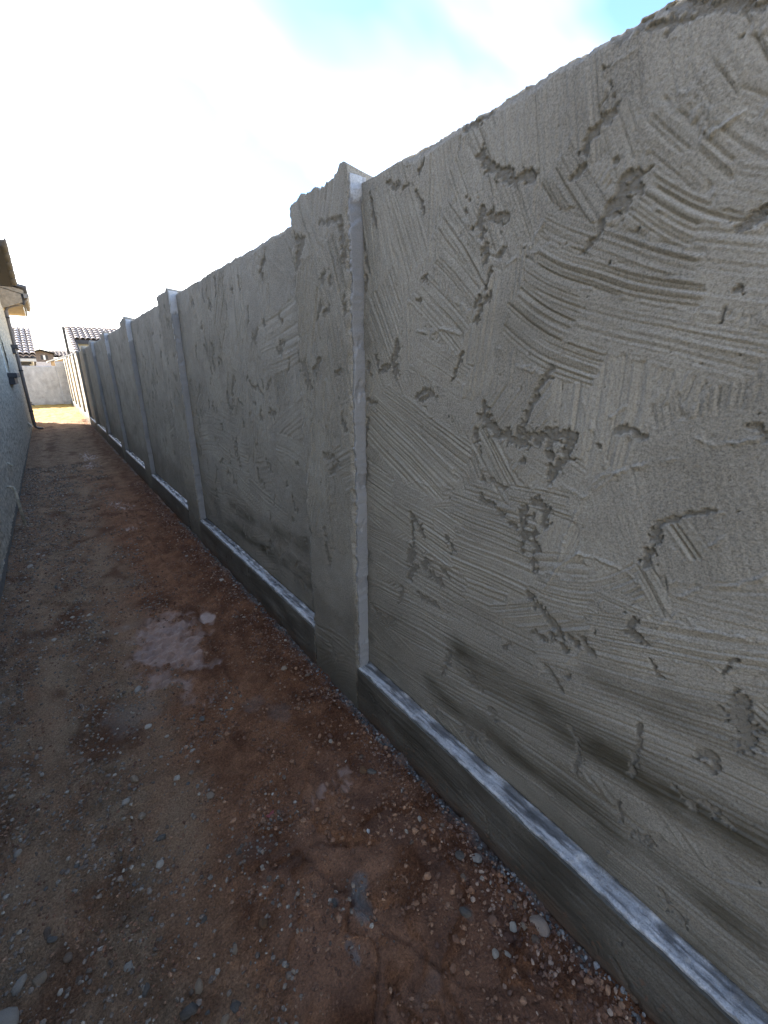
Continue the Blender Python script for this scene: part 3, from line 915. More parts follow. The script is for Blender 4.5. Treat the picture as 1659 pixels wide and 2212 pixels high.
for k, y in enumerate(PIL_NEAR):
    ch = CHIPS_PILASTER if k == 0 else [(c[0] * 1.3,) + c[1:] for c in random_chips(300 + k, y + 0.05, y + 0.38, 0.4, 2.1, 16)]
    make_pilaster(y, pst[k], 40 + k, ch)

def make_base(y0, y1, step, seed):
    """footing course of one bay: front face and ledge top in one modelled skin"""
    ys = axis(y0, y1, step)
    hz = axis(-0.07, LEDGE_Z - 0.008, step); tx = axis(WALL_X + 0.006, PANEL_X + 0.02, min(step, 0.008))
    U, V = np.meshgrid(ys, hz, indexing='ij')
    st = [(y0 - 0.1, zz, y1 + 0.1, zz + 0.01, 0.07, 0.8, 0.0) for zz in (0.02, 0.08, 0.13, 0.19)]
    chs = random_chips(seed + 3, y0, y1, 0.06, 0.22, max(3, int((y1 - y0) * 5)))
    H, tone = plaster_height(U, V, st, [(c[0] * 0.6,) + c[1:] for c in chs], (), (), seed, bg=8, vert_above=9)
    d = 0.55 + 0.6 * fbm(U * 4, V * 10, 3, seed + 2) + 0.5 * sstep(0.10, 0.0, V)
    tone[..., 1] = np.clip(d, 0, 0.95)
    tone[..., 2] = np.clip(fbm(U * 3, V * 9, 3, seed + 12), 0, 1) * 0.5
    tone[..., 0] = np.clip(0.45 * sstep(0.07, 0.0, V - 0.03 * fbm(U * 7, V * 4, 3, seed + 13)) + sstep(0.45, 0.7, fbm(U * 60, V * 60, 2, seed + 17)) * sstep(0.16, 0.04, V), 0, 0.85)
    P1 = np.stack([WALL_X - H + 0.006 * (V < 0), U, V], -1)
    U2, X2 = np.meshgrid(ys, tx, indexing='ij')
    Ht = 0.0022 * fbm(U2 * 9, X2 * 30, 3, seed + 5) + 0.0016 * fbm(U2 * 45, X2 * 45, 3, seed + 6)
    fl = np.clip(fbm(U2 * 30, X2 * 60, 3, seed + 7), 0, 1)
    front = np.exp(-((X2 - WALL_X) / 0.010) ** 2)
    Zt = LEDGE_Z + Ht + 0.006 * np.clip(fbm(U2 * 22, X2 * 26, 3, seed + 16) - 0.25, 0, 1) - front * (0.004 + 0.010 * np.clip(fbm(U2 * 14, X2 * 10, 3, seed + 8), 0, 1)) + 0.006 * sstep(PANEL_X - 0.01, PANEL_X + 0.006, X2)
    P2 = np.stack([X2 + 0.007 * fbm(U2 * 14, X2 * 0, 4, seed + 9) * front, U2, Zt], -1)
    t2 = np.zeros(U2.shape + (3,))
    t2[..., 0] = np.clip(front * (fbm(U2 * 35, X2 * 20, 3, seed + 10) + 0.2), 0, 1) * 0.8
    t2[..., 1] = np.clip(np.exp(-((X2 - PANEL_X) / 0.030) ** 2) * (1.0 + fbm(U2 * 12, X2 * 9, 2, seed + 14)) + 0.7 * fbm(U2 * 5, X2 * 70, 4, seed + 15, 0.65) - 0.02, 0, 0.9)  # back strip by the panel darkened: shade painted through the damp channel
    t2[..., 2] = np.clip(1.2 * fbm(U2 * 6, X2 * 55, 4, seed + 11, 0.65) + 0.2, 0, 1)
    a = slab_from_front('footing', P1, lambda r: np.stack([np.full(len(r), PANEL_X + 0.02), r[:, 1], np.minimum(r[:, 2], LEDGE_Z - 0.014)], 1), M_FOOT, None, tone, flip=True)
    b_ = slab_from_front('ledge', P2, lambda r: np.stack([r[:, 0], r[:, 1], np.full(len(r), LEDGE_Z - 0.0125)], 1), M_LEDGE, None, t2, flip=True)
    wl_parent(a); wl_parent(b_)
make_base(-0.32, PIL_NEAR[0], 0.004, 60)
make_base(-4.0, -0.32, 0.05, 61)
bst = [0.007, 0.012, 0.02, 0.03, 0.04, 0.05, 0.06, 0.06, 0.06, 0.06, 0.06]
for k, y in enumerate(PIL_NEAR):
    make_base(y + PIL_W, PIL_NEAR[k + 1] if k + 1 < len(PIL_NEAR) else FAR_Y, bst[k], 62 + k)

# cross wall at the end of the yard
fw = tag(empty('end_wall', (0, FAR_Y, 0)), 'pale grey plastered cross wall closing the sunny end of the yard', 'wall')
def far_piece(name, x0, x1, y, top, seed):
    xs = axis(x0, x1, 0.05); zs = axis(-0.05, top, 0.05)
    U, V = np.meshgrid(xs, zs, indexing='ij')
    H = 0.004 * fbm(U * 5, V * 5, 4, seed)
    tone = np.zeros(U.shape + (3,))
    tone[..., 1] = np.clip(fbm(U * 4, V * 4, 4, seed + 1) * 0.5 + 0.05 + 0.5 * sstep(0.25, 0.0, V), 0, 0.8)
    tone[..., 2] = np.clip(fbm(U * 7, V * 3, 3, seed + 2), 0, 1)
    P = np.stack([U, y - H, V], -1)
    o = slab_from_front(name, P, (0, 0.15, 0), M_DRYWALL, fw, tone, flip=False)
    o.location = (0, -FAR_Y, 0)
far_piece('panel', -12, 0.62, FAR_Y, 1.90, 5)
far_piece('corner_pilaster', 0.60, 0.99, FAR_Y - 0.06, 2.12, 6)

# ---------------------------------------------------------------- ground
def rid(x, y, pts, w):
    d = 9.0
    for a, b_ in zip(pts[:-1], pts[1:]):
        d = np.minimum(d, seg_dist(x, y, a, b_))
    return np.exp(-(d / w) ** 2)
def blob(x, y, cx, cy, rx, ry, wob=0.35, seed=3, sharp=0.25):
    wx = fbm(x * 9, y * 9, 3, seed)
    d = np.hypot((x - cx) / rx, (y - cy) / ry) + wob * wx
    return sstep(1 + sharp, 1 - sharp, d)
def ground_fields(x, y):
    near = sstep(9, 3, y)
    z = 0.010 * fbm(x * 1.6, y * 1.1, 2, 201) + 0.006 * fbm(x * 6, y * 5, 3, 202)
    lumpy = 0.0075 * fbm(x * 30, y * 26, 3, 203, 0.6) + 0.0075 * np.abs(fbm(x * 70, y * 70, 2, 204)) + 0.004 * np.clip(fbm(x * 120, y * 120, 2, 205), 0, 1)
    wet = np.zeros(x.shape); cem = np.zeros(x.shape)
    smooth = np.zeros(x.shape)
    # wet churned patch, tyre-like ridge and the grooves beside it
    p = 0.85 * blob(x, y, 0.30, 2.52, 0.17, 0.36, 0.7, 211, 0.4)
    wet = np.maximum(wet, p); smooth = np.maximum(smooth, p * 0.45)
    z = z - 0.010 * p + 0.026 * p * fbm(x * 15, y * 17, 3, 212)
    p = blob(x, y, 0.56, 2.68, 0.05, 0.10, 0.4, 213); wet = np.maximum(wet, p); smooth = np.maximum(smooth, p)
    wiggle = 0.012 * fbm(y * 1.7, y * 0, 2, 214)
    line = [(0.50, 9.5), (0.505, 5.0), (0.51, 4.0), (0.515, 3.0), (0.49, 2.6), (0.462, 1.95)]
    r0 = rid(x + wiggle, y, line, 0.020); rl = rid(x + wiggle + 0.034, y, line, 0.013); rr = rid(x + wiggle - 0.034, y, line, 0.013)
    z = z + 0.010 * r0 - 0.011 * (rl + rr) * (0.6 + 0.6 * fbm(x * 10, y * 3, 2, 215)); smooth = np.maximum(smooth, 0.6 * r0)
    # puddled streaks further off
    for cx, cy, rx, ry, sd in ((0.50, 5.85, 0.10, 0.16, 216), (0.40, 6.1, 0.07, 0.12, 217), (0.40, 10.1, 0.13, 0.5, 218), (0.46, 4.95, 0.10, 0.10, 219), (0.36, 9.0, 0.12, 0.25, 220), (0.33, 1.9, 0.06, 0.03, 221), (0.625, 1.13, 0.10, 0.06, 222)):
        p = blob(x, y, cx, cy, rx, ry, 0.6, sd); p = p * sstep(-0.25, 0.45, fbm(x * 28, y * 9, 3, sd + 60)); wet = np.maximum(wet, p * 0.8); smooth = np.maximum(smooth, 0.8 * p); z = z - 0.003 * p
    # boot-smeared mud in the foreground: smooth sheets with torn scarps between
    fg = sstep(0.16, 0.30, x + 0.05 * fbm(x * 5, y * 5, 2, 223)) * sstep(0.90, 0.74, x + 0.06 * fbm(x * 7, y * 7, 2, 224)) * sstep(1.38, 1.05, y + 0.1 * fbm(x * 4, y * 4, 2, 225))
    sheet = fbm(x * 3.6 + 0.25 * fbm(x * 9, y * 9, 2, 226), y * 2.4, 2, 227)
    step_h = (sheet * 1.6 + 2.4 * x - 1.2 * y) % 1.0
    z = z + fg * (0.018 * (1 - step_h) * sstep(0, 0.12, step_h) - 0.003)
    smooth = np.maximum(smooth, fg * 0.72 * sstep(0.1, 0.25, step_h))
    wet = np.maximum(wet, 0.16 * fg * sstep(0.15, 0.4, step_h))
    for pts, w, dpt in (([(0.40, 0.95), (0.45, 0.80), (0.475, 0.70), (0.52, 0.585), (0.57, 0.47), (0.60, 0.40)], 0.008, 0.016), ([(0.43, 0.98), (0.53, 0.92), (0.60, 0.86)], 0.010, 0.015), ([(0.60, 0.40), (0.68, 0.33), (0.74, 0.22)], 0.008, 0.012), ([(0.30, 0.86), (0.37, 0.70), (0.42, 0.55), (0.46, 0.42)], 0.009, 0.010), ([(0.48, 0.50), (0.53, 0.46), (0.56, 0.40)], 0.010, 0.014)):
        z = z - dpt * rid(x + 0.012 * fbm(x * 20, y * 20, 2, 228), y + 0.012 * fbm(x * 20, y * 20, 2, 229), pts, w) * (0.5 + 0.7 * np.clip(fbm(x * 9, y * 9, 2, 230) + 0.6, 0, 1))
    # tread marks beside the cement smear
    for cx, cy, R in ((0.44, 0.80, 0.075), (0.545, 0.70, 0.085)):
        rr_ = np.hypot(x - cx, (y - cy) * 1.1)
        tr = sstep(R, R * 0.8, rr_)
        z = z + tr * (0.0028 * np.sin(rr_ * 2 * math.pi / 0.0125 + 2 * x * 20) - 0.005); smooth = np.maximum(smooth, tr * 0.85)
    # cement slop
    for cx, cy, rx, ry, k, sd in ((0.495, 0.772, 0.036, 0.040, 1.0, 231), (0.470, 0.712, 0.024, 0.034, 0.9, 232), (0.386, 0.650, 0.012, 0.034, 0.8, 233), (0.407, 0.786, 0.013, 0.012, 0.8, 234), (0.705, 0.518, 0.018, 0.024, 0.5, 235), (0.03, 2.02, 0.10, 0.10, 0.35, 236), (0.52, 0.47, 0.05, 0.02, 0.25, 237), (0.15, 2.9, 0.15, 0.05, 0.2, 238), (0.60, 1.62, 0.05, 0.07, 0.3, 239), (0.52, 1.75, 0.05, 0.05, 0.28, 240)):
        p = blob(x, y, cx, cy, rx, ry, 0.5, sd); cem = np.maximum(cem, k * p); z = z + 0.004 * k * p; smooth = np.maximum(smooth, p * k)
    # mortar droppings hard against the footing
    dx = WALL_X - x
    drip = sstep(0.05, 0.0, dx + 0.03 * fbm(x * 6, y * 11, 3, 241)) * sstep(-0.25, 0.2, fbm(x * 2, y * 3.1, 2, 242) + 0.1)
    cem = np.maximum(cem, 0.75 * drip)
    z = z - 0.012 * sstep(0.07, 0.0, dx) + 0.012 * drip * fbm(x * 50, y * 50, 2, 243) + 0.020 * np.exp(-((dx - 0.13) / 0.07) ** 2) * (0.6 + fbm(x * 3, y * 2.5, 2, 244))
    # little trampled mound by the footing
    z = z + 0.022 * np.exp(-(((x - 0.74) / 0.06) ** 2 + ((y - 0.60) / 0.07) ** 2)) + 0.02 * np.exp(-(((x - 0.74) / 0.09) ** 2 + ((y - 1.86) / 0.10) ** 2))
    # trodden tracks with loose shoulders, dark crumbly soil towards the wall
    mx = 0.05 * fbm(y * 0.9, y * 0 + 0.3, 2, 250)
    trk = np.maximum(np.exp(-((x + 0.26 + mx) / 0.085) ** 2), np.exp(-((x - 0.13 + mx) / 0.11) ** 2)) * np.clip(0.65 + 0.8 * fbm(x * 3, y * 2, 3, 251), 0, 1)
    trk = trk * (1 - 0.8 * sstep(0.9, 0.2, y) * sstep(0.1, 0.4, x))
    z = z - 0.012 * trk + 0.008 * np.exp(-((x + 0.06 + mx) / 0.05) ** 2)
    smooth = np.maximum(smooth, 0.6 * trk)
    dark = sstep(0.54, 0.74, x + 0.10 * fbm(x * 4, y * 3, 3, 252)) * np.clip(0.75 + 0.7 * fbm(x * 9, y * 8, 3, 253), 0, 1)
    dark = np.maximum(dark, 0.8 * sstep(0.15, 0.75, fbm(x * 3.2, y * 2.4, 3, 254)))
    z = z + lumpy * (1 - 0.85 * smooth)
    bank = np.clip(fbm(x * 3, y * 5.5, 3, 255) + 0.15, 0, 1)
    z = z + 0.030 * bank * np.exp(-((WALL_X - x) / 0.035) ** 2)
    grey = sstep(0.32, -0.10, x + 0.20 * fbm(x * 2.2, y * 1.6, 3, 245) - 0.035 * np.clip(y - 2, 0, 10))
    grey = np.clip(grey * (0.75 + 0.4 * fbm(x * 7, y * 6, 3, 246)) * sstep(0.05, 0.3, 1 - fg), 0, 1)
    grey = np.maximum(grey, sstep(4, 10, y) * 0.8)
    z = z - 0.045 * sstep(10, 20, y) * 0
    return z, np.stack([grey, wet, cem], -1), np.stack([trk, np.clip(dark, 0, 1), trk * 0], -1)
def ground_z(x, y):
    z, _, _ = ground_fields(np.array([[x]]), np.array([[y]]))
    return float(z[0, 0])

ys = [-1.2]
while ys[-1] < 18.6:
    y = ys[-1]
    ys.append(y + (0.0055 if 0.0 < y < 1.6 else (0.012 if y < 0 else min(0.10, 0.0055 + (y - 1.6) * 0.0052))))
ys = np.array(ys); xs = np.linspace(-0.62, 0.945, 236)
U, V = np.meshgrid(xs, ys, indexing='ij')
Z, T, T2 = ground_fields(U, V)
Z = Z.copy()
me = raw_mesh('dirt_path', np.stack([U, V, Z], -1), grid_faces(len(xs), len(ys)))
set_attr(me, 'tone', T.reshape(-1, 3)); set_attr(me, 'track', T2.reshape(-1, 3))
dirt = link('dirt_path', me, M_SOIL); dirt['kind'] = 'structure'
# open ground all round, reaching the horizon; dry in the sunny yard
gx = np.array([-900, -200, -60, -20, -8, 8, 20, 60, 200, 900.0]); gy = np.array([-900, -200, -40, -6, 8, 18, 32, 60, 200, 900.0])
U, V = np.meshgrid(gx, gy, indexing='ij')
g = link('ground', raw_mesh('ground', np.stack([U, V, U * 0 - 0.09], -1), grid_faces(len(gx), len(gy))), M_YARD); g['kind'] = 'structure'
xs = axis(-6.0, 0.95, 0.05); yy = axis(17.9, FAR_Y + 0.02, 0.05)
U, V = np.meshgrid(xs, yy, indexing='ij')
Zy = 0.02 * fbm(U * 2, V * 2, 3, 260) + 0.022 * fbm(U * 7, V * 7, 3, 261) + 0.012 * np.clip(fbm(U * 15, V * 15, 2, 262), 0, 1) - 0.012
Zy = Zy * sstep(17.9, 18.6, V) - 0.01 * sstep(18.5, 17.9, V)
y_ = link('sunny_yard', raw_mesh('sunny_yard', np.stack([U, V, Zy], -1), grid_faces(len(xs), len(yy))), M_YARD_END); y_['kind'] = 'structure'

# ---------------------------------------------------------------- loose stones
def stone_verts(seed, subdiv, rough=0.28, flat=0.6):
    bm = bmesh.new(); bmesh.ops.create_icosphere(bm, subdivisions=subdiv, radius=1.0)
    rs = np.random.RandomState(seed)
    co = np.array([v.co for v in bm.verts]); fc = np.array([[v.index for v in f.verts] for f in bm.faces])
    bm.free()
    for k in range(5):      # chop flats so it is a stone, not a ball
        n = rs.normal(size=3); n /= np.linalg.norm(n); d = rs.uniform(0.5, 0.8)
        h = co @ n; co = co - np.outer(np.clip(h - d, 0, None) * 0.85, n)
    co *= 1 + rs.uniform(-rough, rough, (len(co), 1)) * 0.45
    co *= np.array([1.0, rs.uniform(0.62, 0.95), flat * rs.uniform(0.75, 1.2)])
    return co, fc
STONE_MESH = {}
def stone_mesh(i, mat):
    if (i, mat.name) not in STONE_MESH:
        co, fc = stone_verts(1000 + i, 2)
        me = raw_mesh('stone', co, None, fc, True); me.materials.append(mat)
        STONE_MESH[(i, mat.name)] = me
    return STONE_MESH[(i, mat.name)]
def put_stone(name, x, y, r, mat, variant, label, cat='stone', group=None, rz=None, sink=0.7):
    o = link(name, stone_mesh(variant, mat))
    o.location = (x, y, ground_z(x, y) + r * 0.45 * (1 - sink))
    o.rotation_euler = (rnd.uniform(-0.3, 0.3), rnd.uniform(-0.3, 0.3), rnd.uniform(0, 6.28) if rz is None else rz)
    o.scale = (r, r * rnd.uniform(0.8, 1.1), r * rnd.uniform(0.8, 1.1))
    return tag(o, label, cat, group)
put_stone('stone', 0.614, 0.899, 0.013, M_STONE_WHITE, 0, 'small bright white stone alone on the red mud')
put_stone('rock', 0.858, 0.371, 0.034, M_STONE_PALE, 1, 'largest pale pinkish rock wedged beside the wall footing', 'rock', rz=2.2)
put_stone('stone', 0.812, 0.395, 0.014, M_STONE_TAN, 12, 'tan stone touching the left side of the largest pale rock')
put_stone('stone', 0.846, 0.601, 0.018, M_STONE_SILVER, 2, 'chalky pale grey stone near the footing, above the largest pale rock')
put_stone('stone', 0.80, 0.635, 0.020, M_STONE_GREY, 3, 'dark grey chunk just left of the chalky pale stone')
put_stone('stone', 0.736, 1.106, 0.019, M_STONE_ORANGE, 4, 'rusty orange brown stone below the first pilaster')
put_stone('stone', 0.757, 1.074, 0.019, M_STONE_GREY, 5, 'dark grey stone lying against the rusty orange stone')
put_stone('stone', 0.407, 0.786, 0.014, M_STONE_GREY, 6, 'round blue grey pebble left of the grey cement smear')
put_stone('stone', 0.70, 0.518, 0.019, M_STONE_GREY, 7, 'dark flat stone half sunk in red mud, right of the cement smear')
put_stone('stone', 0.211, 1.64, 0.015, M_STONE_SILVER, 8, 'pale grey rounded stone high on the mid path, alone on brown soil')
put_stone('stone', -0.015, 1.447, 0.019, M_STONE_TAN, 9, 'smooth tan egg shaped stone among gravel on the left')
put_stone('stone', -0.057, 1.538, 0.018, M_STONE_SILVER, 10, 'pale grey stone beside the tan egg shaped stone')
put_stone('stone', -0.012, 1.629, 0.022, M_STONE_TAN, 11, 'pale angular tan stone above the tan egg shaped stone')
put_stone('stone', 0.205, 1.374, 0.018, M_STONE_TAN, 12, 'tall narrow pale brown stone on mid path')
put_stone('stone', 0.025, 1.32, 0.016, M_STONE_GREY, 13, 'grey oval stone lying below the tan egg shaped stone')
put_stone('stone', 0.215, 0.868, 0.017, M_STONE_ORANGE, 2, 'brown chunky stone in the mud, lower middle of the path')
put_stone('rock', -0.356, 1.136, 0.024, M_STONE_SILVER, 0, 'silvery flat rock in the lower left corner of the path', 'rock')
put_stone('stone', -0.312, 1.121, 0.018, M_STONE_TAN, 9, 'oval tan stone right of the silvery flat rock')
put_stone('rock', -0.385, 1.065, 0.036, M_STONE_SILVER, 3, 'big pale half buried rock at the bottom left corner', 'rock', sink=0.6)
put_stone('stone', -0.117, 1.003, 0.015, M_STONE_SILVER, 12, 'upright pale sliver of stone in dark gravel, lower left')
put_stone('stone', 0.023, 0.841, 0.017, M_STONE_TAN, 8, 'buff pebble near the bottom edge, upper of two')
put_stone('stone', 0.058, 0.742, 0.013, M_STONE_TAN, 9, 'buff pebble near the bottom edge, lower of two')
put_stone('stone', 0.126, 0.86, 0.012, M_STONE_TAN, 5, 'small tan pebble above a grey one, bottom middle')
put_stone('stone', -0.01, 0.805, 0.024, M_STONE_GREY, 6, 'wide grey stone cut by the bottom edge of the view')
put_stone('stone', 0.091, 0.749, 0.018, M_STONE_GREY, 10, 'rounded grey stone half buried at the bottom middle')
put_stone('stone', -0.088, 0.914, 0.015, M_STONE_GREY, 1, 'flat grey stone half sunk near the bottom left gravel')
put_stone('stone', 0.082, 2.201, 0.026, M_STONE_SILVER, 9, 'long pale grey stone left of the wet mud patch')
put_stone('stone', -0.393, 4.398, 0.038, M_STONE_SILVER, 7, 'long whitish stone on the path near the house foundation')
put_stone('stone', 0.735, 1.853, 0.017, M_STONE_TAN, 13, 'tan stone on the red soil heap by the footing')
put_stone('stone', 0.075, 0.982, 0.012, M_STONE_GREY, 11, 'blue grey lump in a crumbly cluster, lower middle')
sc = MB(); sc.box(-0.016, 0.016, -0.006, 0.006, 0, 0.003); sc.box(-0.018, -0.010, 0.003, 0.010, 0.002, 0.005)
o = sc.build('plastic_scrap', M_SCRAP, None, bevel=0.001); o.location = (0.364, 1.164, ground_z(0.364, 1.164) + 0.002); o.rotation_euler = (0.1, 0.05, 0.4)
tag(o, 'small faded red scrap lying flat on the brown soil', 'scrap')

# the rest of the pebbles one can tell apart
M_PEB = {
    'pale': stone_mat('pale_pebble', [(0.0, (0.34, 0.28, 0.21)), (1.0, (0.52, 0.44, 0.34))]),
    'brown': stone_mat('brown_pebble', [(0.0, (0.15, 0.10, 0.066)), (1.0, (0.27, 0.185, 0.12))]),
    'grey': stone_mat('dark_grey_pebble', [(0.0, (0.12, 0.105, 0.088)), (1.0, (0.20, 0.18, 0.15))]),
    'reddish': stone_mat('red_brown_pebble', [(0.0, (0.13, 0.06, 0.036)), (1.0, (0.26, 0.14, 0.085))]),
}
def zone(x, y):
    if x > 0.6:
        if y < 0.95: return 'in the red soil by the footing, nearest the viewer'
        if y < 1.9: return 'in the red soil below the first pilaster'
        return 'in the red soil along the footing beyond the first pilaster'
    if x < -0.30 and y > 1.5: return 'on the strip of path beside the house foundation'
    if y < 1.3: return 'in the foreground gravel at the bottom of the view'
    if y < 2.1: return 'on the gravelly path before the wet mud patch'
    return 'on the path beyond the wet mud patch'
count = 0
while count < 245:
    side = 'left' if rnd.random() < 0.68 else 'wall'
    if side == 'left':
        y = 0.75 + (rnd.random() ** 1.6) * 4.5; x = rnd.uniform(-0.5, 0.33)
        if rnd.random() < (x + 0.1) * 1.2: continue
    else:
        y = 0.35 + (rnd.random() ** 1.5) * 3.6; x = 0.70 + rnd.random() * 0.185
    r = (0.0065 + 0.011 * rnd.random() ** 2.0) * (1 + 0.10 * max(0, y - 1.5))
    kind = rnd.choice(('pale', 'brown', 'brown', 'grey')) if side == 'left' else rnd.choice(('reddish', 'reddish', 'pale', 'brown'))
    size = 'larger' if r > 0.0105 else 'small'
    nice = {'grey': 'dark grey', 'brown': 'brown', 'pale': 'pale', 'reddish': 'reddish'}[kind]
    put_stone('pebble', x, y, r, M_PEB[kind], rnd.randrange(14), '%s %s loose pebble %s' % (size, nice, zone(x, y)), 'pebble', 'loose pebbles ' + zone(x, y))
    count += 1

def scatter(name, n, mat, sampler, rmin, rmax, power, subdiv, label=None, seed=5, sink=0.75):
    rs = np.random.RandomState(seed)
    protos = [stone_verts(2000 + seed * 20 + i, subdiv, 0.35, 0.7) for i in range(10)]
    xy = sampler(rs, n)
    zz, tw_, tk = ground_fields(xy[:, :1], xy[:, 1:2])
    CO = []; FA = []; off = 0
    for k in range(len(xy)):
        if rs.rand() < max(0.75 * tk[k, 0, 0], 1.3 * tw_[k, 0, 1]): continue
        co, fc = protos[rs.randint(10)]
        r = (rmin + (rmax - rmin) * rs.rand() ** power) * (1 + 0.12 * max(0, xy[k, 1] - 2))
        a = rs.uniform(0, 6.28); ca, sa = math.cos(a), math.sin(a)
        c = co * r
        c = np.stack([c[:, 0] * ca - c[:, 1] * sa, c[:, 0] * sa + c[:, 1] * ca, c[:, 2]], 1)
        c += np.array([xy[k, 0], xy[k, 1], zz[k, 0] + r * 0.4 * (1 - sink)])
        CO.append(c); FA.append(fc + off); off += len(c)
    me = raw_mesh(name, np.concatenate(CO), None, np.concatenate(FA), False)
    o = link(name, me, mat); o['kind'] = 'stuff'
    if label: o['label'] = label; o['category'] = 'gravel'
    return o
def samp_left(rs, n):
    out = []
    while len(out) < n:
        y = 0.35 + rs.rand() ** 1.5 * 9.0; x = rs.uniform(-0.54, 0.50)
        cl = perlin(np.array([x * 5.0]), np.array([y * 3.0]), 270)[0]
        if rs.rand() < 1.15 - (x + 0.54) * 1.05 + 0.9 * cl: out.append((x, y))
    return np.array(out)
def samp_wall(rs, n):
    out = []
    while len(out) < n:
        y = 0.05 + rs.rand() ** 1.3 * 7.0; x = WALL_X - 0.015 - abs(rs.normal(0, 0.10))
        if x < 0.3: continue
        cl = perlin(np.array([x * 6.0]), np.array([y * 4.0]), 271)[0]
        if rs.rand() < 0.6 + 1.0 * cl: out.append((x, y))
    return np.array(out)
def samp_all(rs, n):
    out = []
    while len(out) < n:
        y = 0.1 + rs.rand() ** 1.4 * 6.0; x = rs.uniform(-0.5, 0.88)
        cl = perlin(np.array([x * 7.0]), np.array([y * 5.0]), 272)[0]
        if rs.rand() < 0.35 + 1.2 * cl: out.append((x, y))
    return np.array(out)
def samp_edge(rs, n):
    y = -0.1 + rs.rand(n) ** 1.2 * 5.0
    return np.stack([WALL_X - 0.004 - np.abs(rs.normal(0, 0.018, n)), y], 1)
scatter('gravel', 15000, M_STONE, samp_left, 0.0028, 0.0105, 2.0, 1, 'fine brown grey gravel strewn over the left half of the path', 5)
scatter('red_gravel', 5000, M_STONE_RED, samp_wall, 0.0028, 0.0095, 2.0, 1, 'fine reddish gravel strewn along the foot of the wall', 6)
scatter('soil_crumbs', 14000, M_CRUMB, samp_all, 0.0025, 0.0095, 2.4, 1, 'dark red soil crumbs scattered over the path', 7)
def samp_clod(rs, n):
    out = []
    while len(out) < n:
        y = 0.1 + rs.rand() ** 1.3 * 3.4; x = rs.uniform(0.18, 0.88)
        cl = perlin(np.array([x * 6.0]), np.array([y * 4.5]), 273)[0]
        if rs.rand() < 0.15 + 1.5 * cl: out.append((x, y))
    return np.array(out)
scatter('soil_clods', 1500, M_CRUMB, samp_clod, 0.005, 0.015, 2.6, 1, 'lumpy red soil clods strewn over the right half of the path', 9, sink=0.6)
scatter('mortar_crumbs', 1400, M_MORTAR, samp_edge, 0.0025, 0.0105, 2.0, 1, 'dropped grey mortar crumbs in the gap along the footing', 8)

# ---------------------------------------------------------------- house on the left
HX = -0.53
house = tag(empty('stucco_house', (HX, 10, 0)), 'grey green stucco house along the left of the path, with eave gutter and downpipe', 'house')
h_inv = Matrix.Translation((-HX, -10, 0))
def hp(o, parent=house):
    o.parent = parent
    if parent is house: o.matrix_parent_inverse = h_inv
    return o
def hsub(o, parent):
    o.parent = parent; o.matrix_parent_inverse = Matrix.Identity(4)
    return o
WY0, WY1, WZ0, WZ1 = 10.72, 11.72, 1.57, 2.75
m = MB()
m.box(-7, HX, -0.8, WY0, 0.13, 3.30); m.box(-7, HX, WY1, 13.4, 0.13, 3.30); m.box(-7, HX, 13.4, 18.5, 0.13, 3.6)  # near end cut short so sunlit ground bounces light onto the wall
m.box(-7, HX, WY0, WY1, 0.13, WZ0); m.box(-7, HX, WY0, WY1, WZ1, 3.30); m.box(-7, HX - 0.07, WY0, WY1, WZ0, WZ1)
m.box(-7, HX - 0.03, 13.3, 16.1, 3.2, 4.2)  # added unseen block, stops sun coming through the gap between the roofs
hp(m.build('wall', M_HOUSE))
m = MB(); m.box(-7, HX - 0.012, -0.79, 18.49, -0.12, 0.135); hp(m.build('foundation', M_FOUND))
m = MB(); m.box(HX - 0.03, HX + 0.012, -0.8, 18.5, 0.118, 0.136); hp(m.build('weep_screed', M_FOUND))
ysf = axis(2.2, 18.5, 0.030); zsf = axis(0.137, 3.2, 0.036)
U, V = np.meshgrid(ysf, zsf, indexing='ij')
Hs = 0.012 + 0.010 * fbm(U * 15, V * 15, 3, 290, 0.7) + 0.006 * np.clip(fbm(U * 30, V * 30, 2, 291), 0, 1) + 0.006 * fbm(U * 1.2, V * 1.2, 2, 292)
hole = (U > WY0 - 0.02) & (U < WY1 + 0.02) & (V > WZ0 - 0.03) & (V < WZ1 + 0.03)
gf = grid_faces(len(ysf), len(zsf), True)
gf = gf[~hole.ravel()[gf].any(1)]
hp(link('stucco_coat', raw_mesh('stucco_coat', np.stack([HX + np.maximum(Hs, 0.002), U, V], -1), gf), M_HOUSE))
# window with its stepped sill
win = MB()
fx0, fx1 = HX - 0.068, HX - 0.025
for a in ((WY0, WY0 + 0.05, WZ0, WZ1), (WY1 - 0.05, WY1, WZ0, WZ1), (WY0 + 0.05, WY1 - 0.05, WZ0, WZ0 + 0.05), (WY0 + 0.05, WY1 - 0.05, WZ1 - 0.05, WZ1), (WY0 + 0.05, WY1 - 0.05, 2.12, 2.16)):
    win.box(fx0, fx1, *a)
wo = hp(win.build('window', M_WHITE))
g = MB(); g.box(fx0 + 0.008, fx0 + 0.02, WY0 + 0.05, WY1 - 0.05, WZ0 + 0.05, WZ1 - 0.05); hsub(g.build('pane', M_GLASS), wo)
m = MB(); m.box(HX, HX + 0.15, 10.6, 11.85, 1.47, 1.555); m.box(HX, HX + 0.10, 10.62, 11.83, 1.35, 1.47); hp(m.build('window_sill', M_TRIM, bevel=0.006))
m = MB(); m.box(HX, HX + 0.15, 14.9, 15.55, 2.14, 2.24); m.box(HX, HX + 0.09, 14.92, 15.53, 2.03, 2.14); hp(m.build('trim_corbel', M_TRIM, bevel=0.006))
